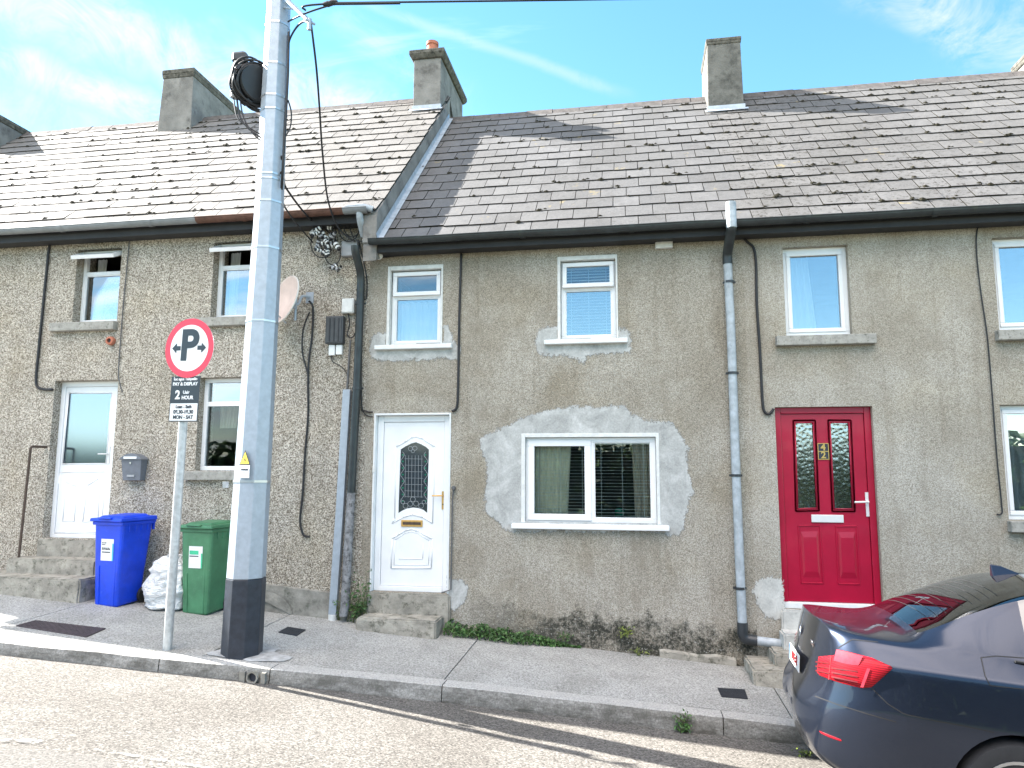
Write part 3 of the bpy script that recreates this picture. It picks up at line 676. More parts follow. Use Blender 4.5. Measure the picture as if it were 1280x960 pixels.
def chimney(parent, xa, xb, ya, yb, zt, hk, mat, cap=.1, over=.05, pots=(), taper=0.0, flash=True, label=None):
    mb = MB(); zb = roof_z(hk, ya)-.35
    mb.hexa([(xa, ya, zb), (xb, ya, zb), (xb, yb, zb), (xa, yb, zb), (xa+taper, ya+taper, zt), (xb-taper, ya+taper, zt), (xb-taper, yb-taper, zt), (xa+taper, yb-taper, zt)])
    o = mb.build('chimney', mat, parent, bevel=.012)
    if label: o['label'] = label
    if cap:
        mb = MB(); e = over
        mb.hexa([(xa+taper-e*.4, ya+taper-e*.4, zt-.002), (xb-taper+e*.4, ya+taper-e*.4, zt-.002), (xb-taper+e*.4, yb-taper+e*.4, zt-.002), (xa+taper-e*.4, yb-taper+e*.4, zt-.002),
                 (xa+taper-e, ya+taper-e, zt+cap*.45), (xb-taper+e, ya+taper-e, zt+cap*.45), (xb-taper+e, yb-taper+e, zt+cap*.45), (xa+taper-e, yb-taper+e, zt+cap*.45)])
        mb.box(xa+taper-e, xb-taper+e, ya+taper-e, yb-taper+e, zt+cap*.455, zt+cap)
        mb.build('chimney_cap', W['cap'], o, bevel=.012)
    for (x, y, r, h) in pots:
        mb = MB(); mb.lathe([(r*1.05, zt+cap-.01), (r*1.05, zt+cap+.03), (r, zt+cap+.05), (r*.93, zt+cap+h-.06), (r*1.08, zt+cap+h-.05), (r*1.08, zt+cap+h), (r*.8, zt+cap+h), (r*.78, zt+cap+.05)], (x, y, 0), (0, 0, 1), 16)
        mb.build('chimney_pot', W['terracotta'], o, smooth=True, auto=35)
    if flash:
        mb = MB(); zf = roof_z(hk, ya); e = .012
        mb.box(xa-e, xb+e, ya-e-.004, ya+.02, zf-.05, zf+.10)
        U = Vector((0, cos(math.atan(TAN)), sin(math.atan(TAN)))); Nn = Vector((0, -U.z, U.y)); p = Vector((0, ya-.01, zf+.01)) + Nn*.03
        mb.quad(p+Vector((xa-.05, 0, 0)), p+Vector((xb+.05, 0, 0)), p+Vector((xb+.05, 0, 0))-U*.07, p+Vector((xa-.05, 0, 0))-U*.07)
        mb.build('flashing', W['flash'], o)
    return o

def frame_ring(mb, x0, x1, z0, z1, w, y0, y1, m=0):
    mb.box(x0, x1, y0, y1, z0, z0+w, m); mb.box(x0, x1, y0, y1, z1-w, z1, m)
    mb.box(x0, x0+w, y0, y1, z0+w, z1-w, m); mb.box(x1-w, x1, y0, y1, z0+w, z1-w, m)
def pane(parent, x0, x1, z0, z1, y, mat, name='pane'):
    mb = MB(); mb.box(x0, x1, y, y+.006, z0, z1); return mb.build(name, mat, parent)
def blind(parent, x0, x1, z0, z1, y, pitch=.035, tilt=.5, cord=True):
    mb = MB(); z = z0+.02; d = .024
    mb.box(x0, x1, y-.016, y+.016, z1-.03, z1)
    rng = random.Random(4)
    while z < z1-.03:
        t = tilt + rng.uniform(-.05, .05); j = rng.uniform(-.002, .002)
        mb.quad((x0, y-d/2*cos(t), z+d/2*sin(t)+j), (x1, y-d/2*cos(t), z+d/2*sin(t)-j), (x1, y+d/2*cos(t), z-d/2*sin(t)-j), (x0, y+d/2*cos(t), z-d/2*sin(t)+j)); z += pitch
    if cord:
        for f in (.12, .5, .88): mb.tube([(x0+(x1-x0)*f, y-.014, z0), (x0+(x1-x0)*f, y-.014, z1)], .0025, 4)
    return mb.build('blind', W['blind'], parent)
def curtain(parent, xl0, xl1, xb0, xb1, z0, z1, y, mat, folds=8):
    """hanging cloth from (xl0..xl1) at the top to (xb0..xb1) at the bottom, pleated"""
    mb = MB(); nx, nz = folds*6, 10
    idx = {}
    for i in range(nx+1):
        for k in range(nz+1):
            u, v = i/nx, k/nz; a = xl0+(xl1-xl0)*u; b = xb0+(xb1-xb0)*u
            idx[i, k] = mb.vert((a+(b-a)*v, y + .022*sin(u*folds*2*pi+.6*v) + .01*sin(u*17), z1+(z0-z1)*v))
    for i in range(nx):
        for k in range(nz): mb.face((idx[i, k], idx[i+1, k], idx[i+1, k+1], idx[i, k+1]))
    return mb.build('curtain', mat, parent, smooth=True)
def sill(parent, x0, x1, z0, z1, proj, mat, bev=.008):
    mb = MB(); mb.hexa([(x0, -proj, z0), (x1, -proj, z0), (x1, .09, z0), (x0, .09, z0), (x0, -proj, z1-.012), (x1, -proj, z1-.012), (x1, .09, z1), (x0, .09, z1)])
    return mb.build('sill', mat, parent, bevel=bev)
def sash_tilted(parent, x0, x1, z0, z1, y, ang, w=.05):
    """top hung sash swung open by ang about its upper edge"""
    R = Matrix.Translation((0, y, z1)) @ Matrix.Rotation(-ang, 4, 'X') @ Matrix.Translation((0, -y, -z1))
    mb = MB()
    for a in ((x0, x1, z0, z0+w), (x0, x1, z1-w, z1), (x0, x0+w, z0+w, z1-w), (x1-w, x1, z0+w, z1-w)): mb.box(a[0], a[1], y-.03, y+.02, a[2], a[3], 0, R)
    o = mb.build('opening_sash', W['upvc'], parent, bevel=.005)
    return o, R
def patch(parent, px, mat, holes=(), y=-.006, name='plaster_patch', feather=.11):
    """thin skim of plaster on the render; px: outline read off the facade; edges not marked 0 thin out to nothing"""
    pts = [aty(p[0], p[1], 0) for p in px]; pl = [(p.x, p.z) for p in pts]; n = len(pl)
    soft = [(pl[k], pl[(k+1) % n]) for k in range(n) if not (len(px[k]) > 2 and len(px[(k+1) % n]) > 2)]
    def inside(x, z, poly):
        c = False
        for k in range(len(poly)):
            (x0, z0), (x1, z1) = poly[k], poly[(k+1) % len(poly)]
            if (z0 > z) != (z1 > z) and x < (x1-x0)*(z-z0)/(z1-z0)+x0: c = not c
        return c
    def dist(x, z):
        d = 9
        for (a, b), (c, e) in soft:
            L2 = (c-a)**2+(e-b)**2; t = max(0, min(1, ((x-a)*(c-a)+(z-b)*(e-b))/L2)) if L2 else 0
            d = min(d, math.hypot(x-a-t*(c-a), z-b-t*(e-b)))
        return d
    xs = [p[0] for p in pl]; zs = [p[1] for p in pl]; st_ = .02
    nx, nz = int((max(xs)-min(xs)+.12)/st_)+1, int((max(zs)-min(zs)+.12)/st_)+1; X0, Z0 = min(xs)-.06, min(zs)-.06
    V = []; F = []; E = []; idx = {}
    def vid(i, k):
        if (i, k) not in idx:
            x, z = X0+i*st_, Z0+k*st_; idx[i, k] = len(V); V.append((x, y, z)); d = dist(x, z)
            E.append(.5 + (d if inside(x, z, pl) else -d)/feather)
        return idx[i, k]
    for i in range(nx):
        for k in range(nz):
            cx_, cz_ = X0+(i+.5)*st_, Z0+(k+.5)*st_
            if any(h[0][0]+.02 < cx_ < h[1][0]-.02 and h[0][1]+.02 < cz_ < h[2][1]-.02 for h in holes): continue
            if not inside(cx_, cz_, pl) and dist(cx_, cz_) > feather*.6: continue
            F.append((vid(i, k), vid(i+1, k), vid(i+1, k+1), vid(i, k+1)))
    me = bpy.data.meshes.new(name); me.from_pydata(V, [], F); me.materials.append(mat)
    at = me.attributes.new('edge', 'FLOAT', 'POINT'); at.data.foreach_set('value', [min(1.6, max(-1, e)) for e in E])
    o = bpy.data.objects.new(name, me); COL.objects.link(o); adopt(o, parent); return o

XS0, X01, X12, X23, X3E = -12.7, -8.0, -3.2, 1.28, 6.4
H0 = thing('terraced_house', (-10.4, 0, gz(-10.4)), 'pebbledashed house cut off by the left edge of the photo', 'house', 'terraced houses')
H1 = thing('terraced_house', (-5.6, 0, gz(-5.6)), 'taller pebbledashed house behind the parking sign and grey pole, with white half-glazed door', 'house', 'terraced houses')
H2 = thing('terraced_house', (-1, 0, gz(-1)), 'middle grey house with white arched-glass door and plaster patched windows', 'house', 'terraced houses')
H3 = thing('terraced_house', (3.8, 0, gz(3.8)), 'grey rendered house with crimson front door behind the parked car', 'house', 'terraced houses')

# ---- opening rectangles
w1 = (-7.36, -6.69, 3.57, 4.57)
xw2 = aty(263, 390).x; w2 = (xw2, xw2+.67, 3.57, 4.57)
z3a, z3b = aty(247, 588).z, aty(250, 472).z; xw3 = aty(245, 560).x; w3 = (xw3, xw3+.86, z3a, z3b)
dl = (-7.54, -6.60, .74, 2.79)
wall_mesh(H0, XS0, X01, 4.72, W['wallL'], [(-11.3, -10.4, 3.57, 4.57)])
wall_mesh(H1, X01, X12, 4.72, W['wallL'], [w1, w2, w3, dl])
uL = (-2.96, -2.253, 3.15, 4.137); uM = (-.85, -.143, 3.16, 4.16); bigw = (-1.28, .292, 1.035, 2.056); dw = (-3.085, -2.126, .21, 2.309)
wall_mesh(H2, X12, X23, 4.32, W['wallM'], [uL, uM, bigw, dw])
uR = (1.713, 2.406, 3.13, 4.149); rd = (1.556, 2.565, .17, 2.333)
xr = aty(1240, 300).x; uR2 = (xr, xr+.75, 3.13, 4.149)
xr3 = aty(1254, 560).x; lR2 = (xr3, xr3+1.5, aty(1262, 650).z, aty(1256, 506).z)
wall_mesh(H3, X23, X3E, 4.32, W['wallR'], [uR, rd, uR2, lR2])
# ---- roofs
slate_roof(H0, XS0, X01, 'L', W['slateL'], 11, lambda x, r: .3)
slate_roof(H1, X01, -3.03, 'L', W['slateL'], 12, lambda x, r: .42 + .5*(r > 8 and abs(x+7.2-.1*(16-r)) < .9))
slate_roof(H2, -3.03, X23, 'M', W['slateM'], 13, lambda x, r: .26)
slate_roof(H3, X23, X3E, 'M', W['slateR'], 14, lambda x, r: .40 + .8*max(0, noise.noise((x*.7, r*.25, 2))), xoff=-.1)
for h, a, b, k in ((H0, XS0, X01, 'L'), (H1, X01, -3.03, 'L'), (H2, -3.03, X23, 'M'), (H3, X23, X3E, 'M')): ridge_cap(h, a, b, k, W['ridge'])
# upstand: the taller house's gable wall showing above the lower roof, with its corbel
mb = MB(); xa, xb = -3.2, -3.03
pr = [(EAVE_Y-.02, roof_z('M', EAVE_Y)-.25), (EAVE_Y-.02, roof_z('L', EAVE_Y)-.035), (RIDGE_Y, roof_z('L', RIDGE_Y)-.035), (RIDGE_Y, roof_z('M', RIDGE_Y)-.5), (.3, roof_z('M', .3)-.5)]
i = len(mb.v); mb.v += [(xa, y, z) for y, z in pr] + [(xb, y, z) for y, z in pr]; n = len(pr)
mb.face([i+k for k in range(n)]); mb.face([i+n+k for k in range(n)])
for k in range(n): mb.face((i+k, i+(k+1) % n, i+n+(k+1) % n, i+n+k))
mb.build('gable_upstand', W['chim'], H1)
mb = MB()   # lead soaker up the abutment
U = Vector((0, cos(math.atan(TAN)), sin(math.atan(TAN))))
for k in range(16):
    p = Vector((-3.025, EAVE_Y, eave_z('M'))) + U*(k*.29)
    q = p + U*.285
    Nn = Vector((0, -U.z, U.y))
    mb.quad(p+Nn*.035, p+Nn*.03+Vector((.075, 0, 0)), q+Nn*.03+Vector((.075, 0, 0)), q+Nn*.035)
    mb.quad(p+Nn*.035+Vector((.004, 0, 0)), q+Nn*.035+Vector((.004, 0, 0)), q+Nn*.1+Vector((.004, 0, 0)), p+Nn*.1+Vector((.004, 0, 0)))
mb.build('flashing', W['flash'], H2)
# ---- eaves: fascia, gutters
def fascia(h, x0, x1, z0, z1, mat):
    mb = MB(); mb.box(x0, x1, -.215, -.19, z0, z1); mb.box(x0, x1, -.189, -.001, z0+.01, z0+.03); mb.build('fascia', mat, h)
xg = aty(247, 270, -.3).x; xg2 = aty(430, 262, -.3).x
fascia(H0, XS0, X01, 4.645, 4.77, W['fascia']); fascia(H1, X01, -3.2, 4.645, 4.77, W['fascia'])
gutter(H0, [(XS0, X01, 0)], 4.79, [W['gutter_grey']])
gutter(H1, [(X01, xg, 0), (xg, xg2, 1), (xg2, -3.13, 0)], 4.79, [W['gutter_grey'], W['gutter_rust']])
fascia(H2, -3.03, X23, 4.255, 4.37, W['fascia']); fascia(H3, X23, X3E, 4.255, 4.37, W['fascia'])
gutter(H2, [(-3.1, X23, 0)], 4.385, [W['gutter_black']]); gutter(H3, [(X23, X3E, 0)], 4.385, [W['gutter_black']])
# ---- chimneys
c1 = onroof('L', 516, 140); c1b = onroof('L', 549, 139)
c1t = aty(551, 62, c1.y)
chimney(H1, c1.x, c1b.x, c1.y, c1.y+1.55, c1t.z-.14, 'L', W['chim'], .14, .07, pots=((c1.x+.23, c1.y+.3, .10, .33), (c1.x+.24, c1.y+1.2, .10, .3)))
c0 = onroof('L', 195, 166); c0b = onroof('L', 233, 166); c0t = aty(213, 88, c0.y+.05)
chimney(H1, c0.x, c0b.x, c0.y, c0.y+1.75, c0t.z-.16, 'L', W['chim'], .16, .02, taper=.04, pots=((c0.x+.3, c0.y+1.25, .13, .05),), flash=False)
cm = aty(11, 158, 2.7)
chimney(H0, cm.x-.6, cm.x, 2.45, 4.1, cm.z+.0, 'L', W['chim'], .12, .03, flash=False)
c2 = onroof('M', 885, 141); c2b = onroof('M', 931, 138); c2t = aty(928, 44, c2.y)
chimney(H3, c2.x, c2b.x, c2.y, c2.y+.9, c2t.z-.1, 'M', W['chim_dark'], .1, .015, taper=.02)
c3 = aty(1290, 78, 2.9)
chimney(H3, c3.x, c3.x+.5, 2.9, 3.4, c3.z+.1, 'M', W['chim'], .12, .03)
# ------------------------------------------------------------------ windows
def zp(ox, oy, s): return lambda u, v, y=0.0: aty(ox+u/s, oy+v/s, y)
def xzp(p): return (p.x, p.z)
def two_light(h, o, rec, name_label, lining, vent_open, fw=.05, tr=.33, glass_m='glass', split=.34):
    """casement with a top hung vent over a fixed light"""
    x0, x1, z0, z1 = o; mb = MB()
    if lining:
        e = .006; mb.box(x0, x0+.035, -.010, rec, z0, z1); mb.box(x1-.022, x1, -.010, rec, z0, z1); mb.box(x0+.035, x1-.022, -.010, rec, z1-.05, z1)
        mb.build('window_surround', W['white_dirty'], h, bevel=.004); x0 += .037; x1 -= .024; z1 -= .052
    zt = z1 - (z1-z0)*split
    mb = MB(); frame_ring(mb, x0, x1, z0, z1, fw, rec, rec+.06); mb.box(x0+fw, x1-fw, rec+.004, rec+.056, zt-.025, zt+.025)
    f = mb.build('window', W['upvc'], h, bevel=.005)
    if name_label: f['label'] = name_label
    mb = MB(); frame_ring(mb, x0+fw-.004, x1-fw+.004, z0+fw-.004, zt-.022, .016, rec+.012, rec+.03); mb.build('glazing_bead', W['upvc'], f)
    pane(f, x0+fw, x1-fw, z0+fw, zt-.02, rec+.03, W[glass_m])
    so, R = sash_tilted(f, x0+fw-.03, x1-fw+.03, zt+.0, z1-fw*.35, rec-.005, vent_open, .05)
    p = MB(); p.box(x0+fw+.018, x1-fw-.018, rec-.012, rec-.006, zt+.048, z1-fw*.35-.045, 0, R); p.build('vent_pane', W['glass_mid'], f)
    return f, (x0, x1, z0, zt, z1)
# taller house upper windows: vents swung wide open
for o, lb in ((w1, 'window with its vent swung open above the white half-glazed door'), (w2, 'window with its vent swung open, half behind the pole')):
    f, g = two_light(H1, o, .13, lb, False, radians(62), .045, split=.30)
    sill(H1, o[0]-.27, o[1]+.02, o[2]-.125, o[2]+.0, .085, W['sill'])
    curtain(f, o[0]+.05, o[0]+.2, o[0]+.05, o[0]+.16, o[2]+.05, o[3]-.05, .32, W['curtain_white'], 4)
# taller house ground window
x0, x1, z0, z1 = w3; mb = MB(); zt = z1-.33; rec = .11
frame_ring(mb, x0, x1, z0, z1, .055, rec, rec+.06); mb.box(x0+.055, x1-.055, rec+.003, rec+.057, zt-.03, zt+.03)
f = mb.build('window', W['upvc'], H1, bevel=.005); f['label'] = 'ground floor window behind the sign post'
pane(f, x0+.055, x1-.055, z0+.055, zt-.03, rec+.03, W['glass_low']); pane(f, x0+.055, x1-.055, zt+.03, z1-.055, rec+.03, W['glass'])
curtain(f, x0+.1, x0+.38, x0+.1, x0+.34, z0+.55, zt, .33, W['curtain_tan'], 6)
curtain(f, x0+.5, x1, x0+.5, x1, z0, z0+.5, .36, W['curtain'], 9)
sill(H1, x0-.12, x1+.1, z0-.12, z0, .085, W['sill'])
# blank upper window of the cut off house
f, g = two_light(H0, (-11.3, -10.4, 3.57, 4.57), .13, None, False, .05)
sill(H0, -11.45, -10.25, 3.45, 3.57, .085, W['sill'])
# middle house
f, g = two_light(H2, uL, .07, 'upper window above the white door', True, .015)
sill(H2, aty(470, 436).x, aty(566, 433).x, uL[2]-.065, uL[2], .07, W['white_paint'])
curtain(f, g[0]+.05, g[1]-.05, g[0]+.05, g[1]-.05, g[2]+.04, g[3]-.02, .30, W['curtain_white'], 7)
f, g = two_light(H2, uM, .07, 'upper window above the plaster patched window', True, .05)
sill(H2, aty(680.8, 428).x, aty(784.6, 424).x, uM[2]-.065, uM[2], .07, W['white_paint'])
blind(f, g[0]+.05, g[1]-.05, g[2]+.04, g[4]-.04, .16, .036, -.75)
# big ground floor window
x0, x1, z0, z1 = bigw; e = .05; rec = .05
mb = MB(); mb.box(x0, x0+.045, -.012, rec, z0, z1); mb.box(x1-.035, x1, -.012, rec, z0, z1); mb.box(x0+.045, x1-.035, -.012, rec, z1-.045, z1); mb.build('window_surround', W['white_dirty'], H2, bevel=.004)
x0 += .047; x1 -= .037; z1 -= .047; xm = x0+(x1-x0)*.512; fw = .055
mb = MB(); frame_ring(mb, x0, x1, z0, z1, fw, rec, rec+.065); mb.box(xm-.028, xm+.028, rec+.003, rec+.062, z0+fw, z1-fw)
f = mb.build('window', W['upvc'], H2, bevel=.005); f['label'] = 'wide ground floor window with blinds down'
mb = MB(); frame_ring(mb, x0+fw-.03, xm-.005, z0+fw-.03, z1-fw+.03, .075, rec-.014, rec+.012); mb.build('opening_sash', W['upvc'], f, bevel=.006)
mb = MB(); frame_ring(mb, xm+.024, x1-fw+.004, z0+fw-.004, z1-fw+.004, .016, rec+.012, rec+.03); mb.build('glazing_bead', W['upvc'], f)
pane(f, x0+.09, xm-.075, z0+.09, z1-.09, rec+.02, W['glass_low']); pane(f, xm+.028, x1-fw, z0+fw, z1-fw, rec+.03, W['glass_low'])
blind(f, x0+.06, xm-.03, z0+.06, z1-.05, .135, .037, -.22); blind(f, xm+.03, x1-.06, z0+.06, z1-.05, .135, .037, -.22)
curtain(f, x0+.06, x0+.52, x0+.06, x0+.47, z0, z1, .19, W['curtain'], 8); curtain(f, x1-.27, x1-.05, x1-.24, x1-.05, z0, z1, .19, W['curtain_tan'], 5)
mb = MB(); mb.lathe([(.0, .0), (.05, .005), (.06, .10), (.045, .13), (.0, .135)], (x1-.42, .33, z0+.03), (0, 0, 1), 14); mb.build('glass_jar', W['green_glass'], f, smooth=True)
mb = MB(); mb.box(x0, x1, .12, .45, z0-.03, z0); mb.build('window_board', W['white_paint'], f)
sill(H2, aty(640.5, 659).x, aty(836.5, 660).x, z0-.065, z0, .085, W['upvc'])
# right house windows
def one_light(h, o, rec, label, curt=True, g='glass', dirtysill=True, sx=(.12, .22)):
    x0, x1, z0, z1 = o; mb = MB(); frame_ring(mb, x0, x1, z0, z1, .05, rec, rec+.06)
    f = mb.build('window', W['upvc'], h, bevel=.005); f['label'] = label
    mb = MB(); frame_ring(mb, x0+.046, x1-.046, z0+.046, z1-.046, .045, rec-.012, rec+.03); mb.build('opening_sash', W['upvc'], f, bevel=.006)
    pane(f, x0+.09, x1-.09, z0+.09, z1-.09, rec+.02, W[g])
    if curt: curtain(f, x0+.08, x0+.32, x0+.08, x0+.40, z0, z1, .28, W['curtain_white'], 4)
    sill(h, x0-sx[0], x1+sx[1], z0-.12, z0, .09, W['sill'])
    return f
one_light(H3, uR, .075, 'upper window above the crimson door')
one_light(H3, uR2, .075, 'upper window at the right edge of the photo', False, sx=(.05, .2))
one_light(H3, lR2, .075, 'ground floor window at the right edge', True, 'glass', sx=(.02, .1))

# ------------------------------------------------------------------ plaster patches on the middle house
q = lambda s, ox, oy: (lambda *a: (ox+a[0]/s, oy+a[1]/s) + a[2:])
WH_ = lambda o: [(o[0], o[2]), (o[1], o[2]), (o[1], o[3]), (o[0], o[3])]
k4 = q(4, 580, 490)
outer = [k4(*p) for p in ((85, 240), (150, 205), (240, 170), (300, 130), (420, 95), (560, 78), (700, 82), (800, 75), (830, 115), (900, 150), (1030, 158), (1065, 200), (1110, 270), (1110, 400), (1140, 490), (1110, 580), (1085, 700), (1020, 712), (1000, 690), (640, 690), (230, 690), (190, 660), (110, 590), (115, 470), (125, 350), (95, 290))]
patch(H2, outer, W['skim'], holes=[[(bigw[0]+.003, bigw[2]-.01), (bigw[1]-.003, bigw[2]-.01), (bigw[1]-.003, bigw[3]-.003), (bigw[0]+.003, bigw[3]-.003)]])
k5 = q(4.267, 580, 300)
L, Rr = (496, 520), (828, 512)
patch(H2, [k5(*p) for p in ((497, 465, 0), (497, 526, 0), (827, 520, 0), (827, 472), (872, 490), (885, 540), (880, 595), (800, 600), (720, 600), (660, 615), (635, 650), (600, 625), (520, 610), (440, 610), (395, 590), (383, 540), (410, 485), (450, 470))], W['skim'], holes=[WH_(uM)])
k6 = q(4, 470, 310)
patch(H2, [k6(*p) for p in ((50, 430, 0), (50, 482, 0), (335, 470, 0), (337, 395, 0), (360, 398), (375, 440), (388, 480), (415, 500), (412, 550), (330, 545), (250, 555), (150, 552), (60, 560), (-5, 555), (-28, 500), (-10, 440), (10, 432))], W['skim'], holes=[WH_(uL)])
k7 = q(3.2, 880, 490)
patch(H3, [k7(*p) for p in ((312, 760), (316, 880), (300, 905), (255, 900), (225, 850), (205, 800), (215, 760), (260, 748))], W['skim_pale'], holes=[WH_(rd)], name='paint_patch')
k8 = q(3.428, 260, 620)
patch(H2, [k8(*p) for p in ((1030, 355), (1085, 365), (1110, 400), (1095, 450), (1050, 480), (1032, 440))], W['skim'], holes=[WH_(dw)])
# low plinth of the taller house with a cement fillet
mb = MB()
for a, b in zip(frange(-5.9, -3.36, 9), frange(-5.9, -3.36, 9)[1:]):
    za, zb_ = gz(a)+.30+.02*noise.noise((a*2, 0, 0)), gz(b)+.30+.02*noise.noise((b*2, 0, 0))
    mb.hexa([(a, -.035, gz(a)-.1), (b, -.035, gz(b)-.1), (b, .01, gz(b)-.1), (a, .01, gz(a)-.1), (a, -.03, za), (b, -.03, zb_), (b, .01, zb_+.015), (a, .01, za+.015)])
mb.build('plinth', W['plinth'], H1)
mb = MB(); P = [onpave(*p) for p in ((326, 764), (345, 767), (368, 769))]
cx = aty(335, 762).x; n = 10
for k in range(n):
    a0, a1 = pi*k/n, pi*(k+1)/n
    A = lambda a, s: (cx+.02+.34*cos(a)*s, -.04-.10*s*s, gz(cx)+.0+.27*sin(a)*(s if s < 1 else 1))
    mb.face([mb.vert((cx, -.07, gz(cx)+.12)), mb.vert((cx+.34*cos(a0), -.04-.02*sin(a0), gz(cx+.34*cos(a0))-.01+.25*sin(a0))), mb.vert((cx+.34*cos(a1), -.04-.02*sin(a1), gz(cx+.34*cos(a1))-.01+.25*sin(a1)))])
mb.build('cement_fillet', W['plinth'], H1)
# plinth ledge under the right end of the middle house
mb = MB()
xs = frange(.25, 1.05, 8)
for a, b in zip(xs, xs[1:]):
    h_ = lambda x: gz(x)+.06+.03*noise.noise((x*4, 1, 1)); d_ = lambda x: -.035-.02*noise.noise((x*5, 3, 1))
    mb.hexa([(a, d_(a), gz(a)-.1), (b, d_(b), gz(b)-.1), (b, .01, gz(b)-.1), (a, .01, gz(a)-.1), (a, d_(a), h_(a)), (b, d_(b), h_(b)), (b, .01, h_(b)+.03), (a, .01, h_(a)+.03)])
mb.build('plinth', W['step'], H2)

# ------------------------------------------------------------------ doors
def polytube(mb, pts, r, n=6, closed=False, m=0, flat=1.0):
    if closed: pts = list(pts)+[pts[0]]
    for a, b in zip(pts, pts[1:]): mb.tube([a, b], r, n, m, True, flat)
# white door with arched leaded glass
x0, x1, z0, z1 = dw
mb = MB(); mb.box(x0, x0+.02, -.012, .10, z0, z1); mb.box(x1-.02, x1, -.012, .10, z0, z1); mb.box(x0+.02, x1-.02, -.012, .10, z1-.022, z1); mb.build('door_surround', W['white_paint'], H2, bevel=.004)
mb = MB(); fx0, fx1 = x0+.022, x1-.022; FY = .07
mb.box(fx0, fx0+.075, FY, FY+.07, z0, z1-.024); mb.box(fx1-.075, fx1, FY, FY+.07, z0, z1-.024); mb.box(fx0+.075, fx1-.075, FY, FY+.07, z1-.10, z1-.024); mb.box(fx0+.075, fx1-.075, FY-.01, FY+.07, z0, z0+.06)
mb.build('door_frame', W['upvc'], H2, bevel=.006)
D = .085
zd = zp(460, 520, 4.367)
lf = (fx0+.079, fx1-.079, z0+.064, z1-.104)
gp = [xzp(zd(u, v, D)) for u, v in ((165, 530), (172, 330), (178, 182), (205, 165), (235, 150), (262, 143), (290, 154), (318, 170), (333, 184), (328, 350), (323, 530))]
gp += [xzp(zd(u, v, D)) for u, v in ((300, 512), (272, 503), (243, 500), (214, 505), (188, 516))]
mb = MB(); mb.prism([(lf[0], lf[2]), (lf[1], lf[2]), (lf[1], lf[3]), (lf[0], lf[3])], D, D+.05, 0, holes=[gp]); door = mb.build('door', W['upvc'], H2); door['label'] = 'white front door with arched leaded glass'
mb = MB(); mb.prism(gp, D+.012, D+.02); mb.build('leaded_pane', simple('dark_door_glass', (.03, .04, .05), .12, 0, .3, 20, coat=.4), door)
mb = MB(); m2 = MB()
def L3(u, v, y=D+.010): return zd(u, v, y)
for u in (205, 222, 240, 258, 276, 294): polytube(mb, [L3(u, 215), L3(u-3, 445)], .0022, 4)
for v in (235, 270, 305, 340, 375, 410, 442): polytube(mb, [L3(200, v-2), L3(300, v)], .0022, 4)
for k in range(8):
    v = 195 + k*36
    for s, u0 in ((-1, 188), (1, 316)):
        pts = [L3(u0 + s*10*sin(a)*(1 if k % 2 else -1), v+34*a/pi) for a in frange(0, pi, 6)]
        polytube(mb, pts, .003, 4)
        c = L3(u0-s*2, v+17, D+.011); m2.lathe([(.010, -.001), (.011, .001)], c, (0, -1, 0), 10)
for cxu, cv, r0 in ((232, 178, 12), (256, 176, 12), (245, 192, 9), (205, 490, 14), (230, 480, 14), (262, 478, 14), (290, 490, 14), (245, 455, 14), (190, 470, 10), (305, 470, 10)):
    polytube(mb, [L3(cxu+r0*cos(a), cv+r0*sin(a)) for a in frange(0, 2*pi, 10)], .0028, 4)
mb.build('lead_cames', W['lead'], door); m2.build('green_glass_bits', W['green_glass'], door)
mb = MB(); off = lambda pts, y: [zd(u, v, y) for u, v in pts]
polytube(mb, off(((145, 560), (152, 168), (200, 142), (235, 118), (262, 112), (300, 124), (366, 168), (352, 585), (300, 552), (243, 536), (190, 552), (132, 585)), D-.002), .008, 6, True)
polytube(mb, off(((126, 830), (132, 668), (160, 650), (200, 626), (235, 616), (270, 626), (352, 672), (345, 830)), D-.002), .009, 6, True)
polytube(mb, off(((142, 812), (147, 676), (200, 640), (235, 630), (270, 640), (335, 680), (330, 812)), D-.001), .005, 6, True)
polytube(mb, off(((168, 780), (298, 780), (303, 700)), D-.001), .005, 6)
mb.build('panel_moulding', W['upvc'], door, smooth=True)
a, b = zd(182, 603, D), zd(299, 569, D); mb = MB(); mb.box(a.x, b.x, D-.012, D, a.z, b.z); mb.box(a.x+.02, b.x-.02, D-.016, D-.012, a.z+.022, b.z-.022, 1); mb.build('letter_plate', [W['brass'], W['rail']], door, bevel=.003)
a, b = zd(403, 510, D), zd(419, 411, D); mb = MB(); mb.box(a.x, b.x, D-.010, D, a.z, b.z); mb.tube([(a.x+.016, D-.01, b.z-.05), (a.x+.016, D-.05, b.z-.05), (a.x-.11, D-.05, b.z-.052)], .008, 8); mb.lathe([(.008, 0), (.008, .006)], (a.x+.016, D-.01, a.z+.06), (0, -1, 0), 10, 1); mb.build('handle', [W['brass'], W['ink']], door, smooth=True, auto=40)
a = zd(30, 285, -.02); mb = MB(); mb.box(a.x-.015, a.x+.015, -.02, .012, a.z-.05, a.z+.03); mb.build('doorbell', W['white_dirty'], H2, bevel=.004)
# little service tap pipe up the right side of the white door
mb = MB(); mb.tube([aty(552, 741, -.03), aty(563.5, 737, -.03), aty(565.5, 625, -.03), aty(567, 612, -.03)], .009, 6); mb.lathe([(.022, -.02), (.028, 0), (.022, .02)], aty(567, 610, -.035), (0, 1, 0), 10)
tag(mb.build('gas_pipe', W['cable_grey'], smooth=True, auto=40), 'thin grey pipe with a round cap up the right jamb of the white door', 'pipe')
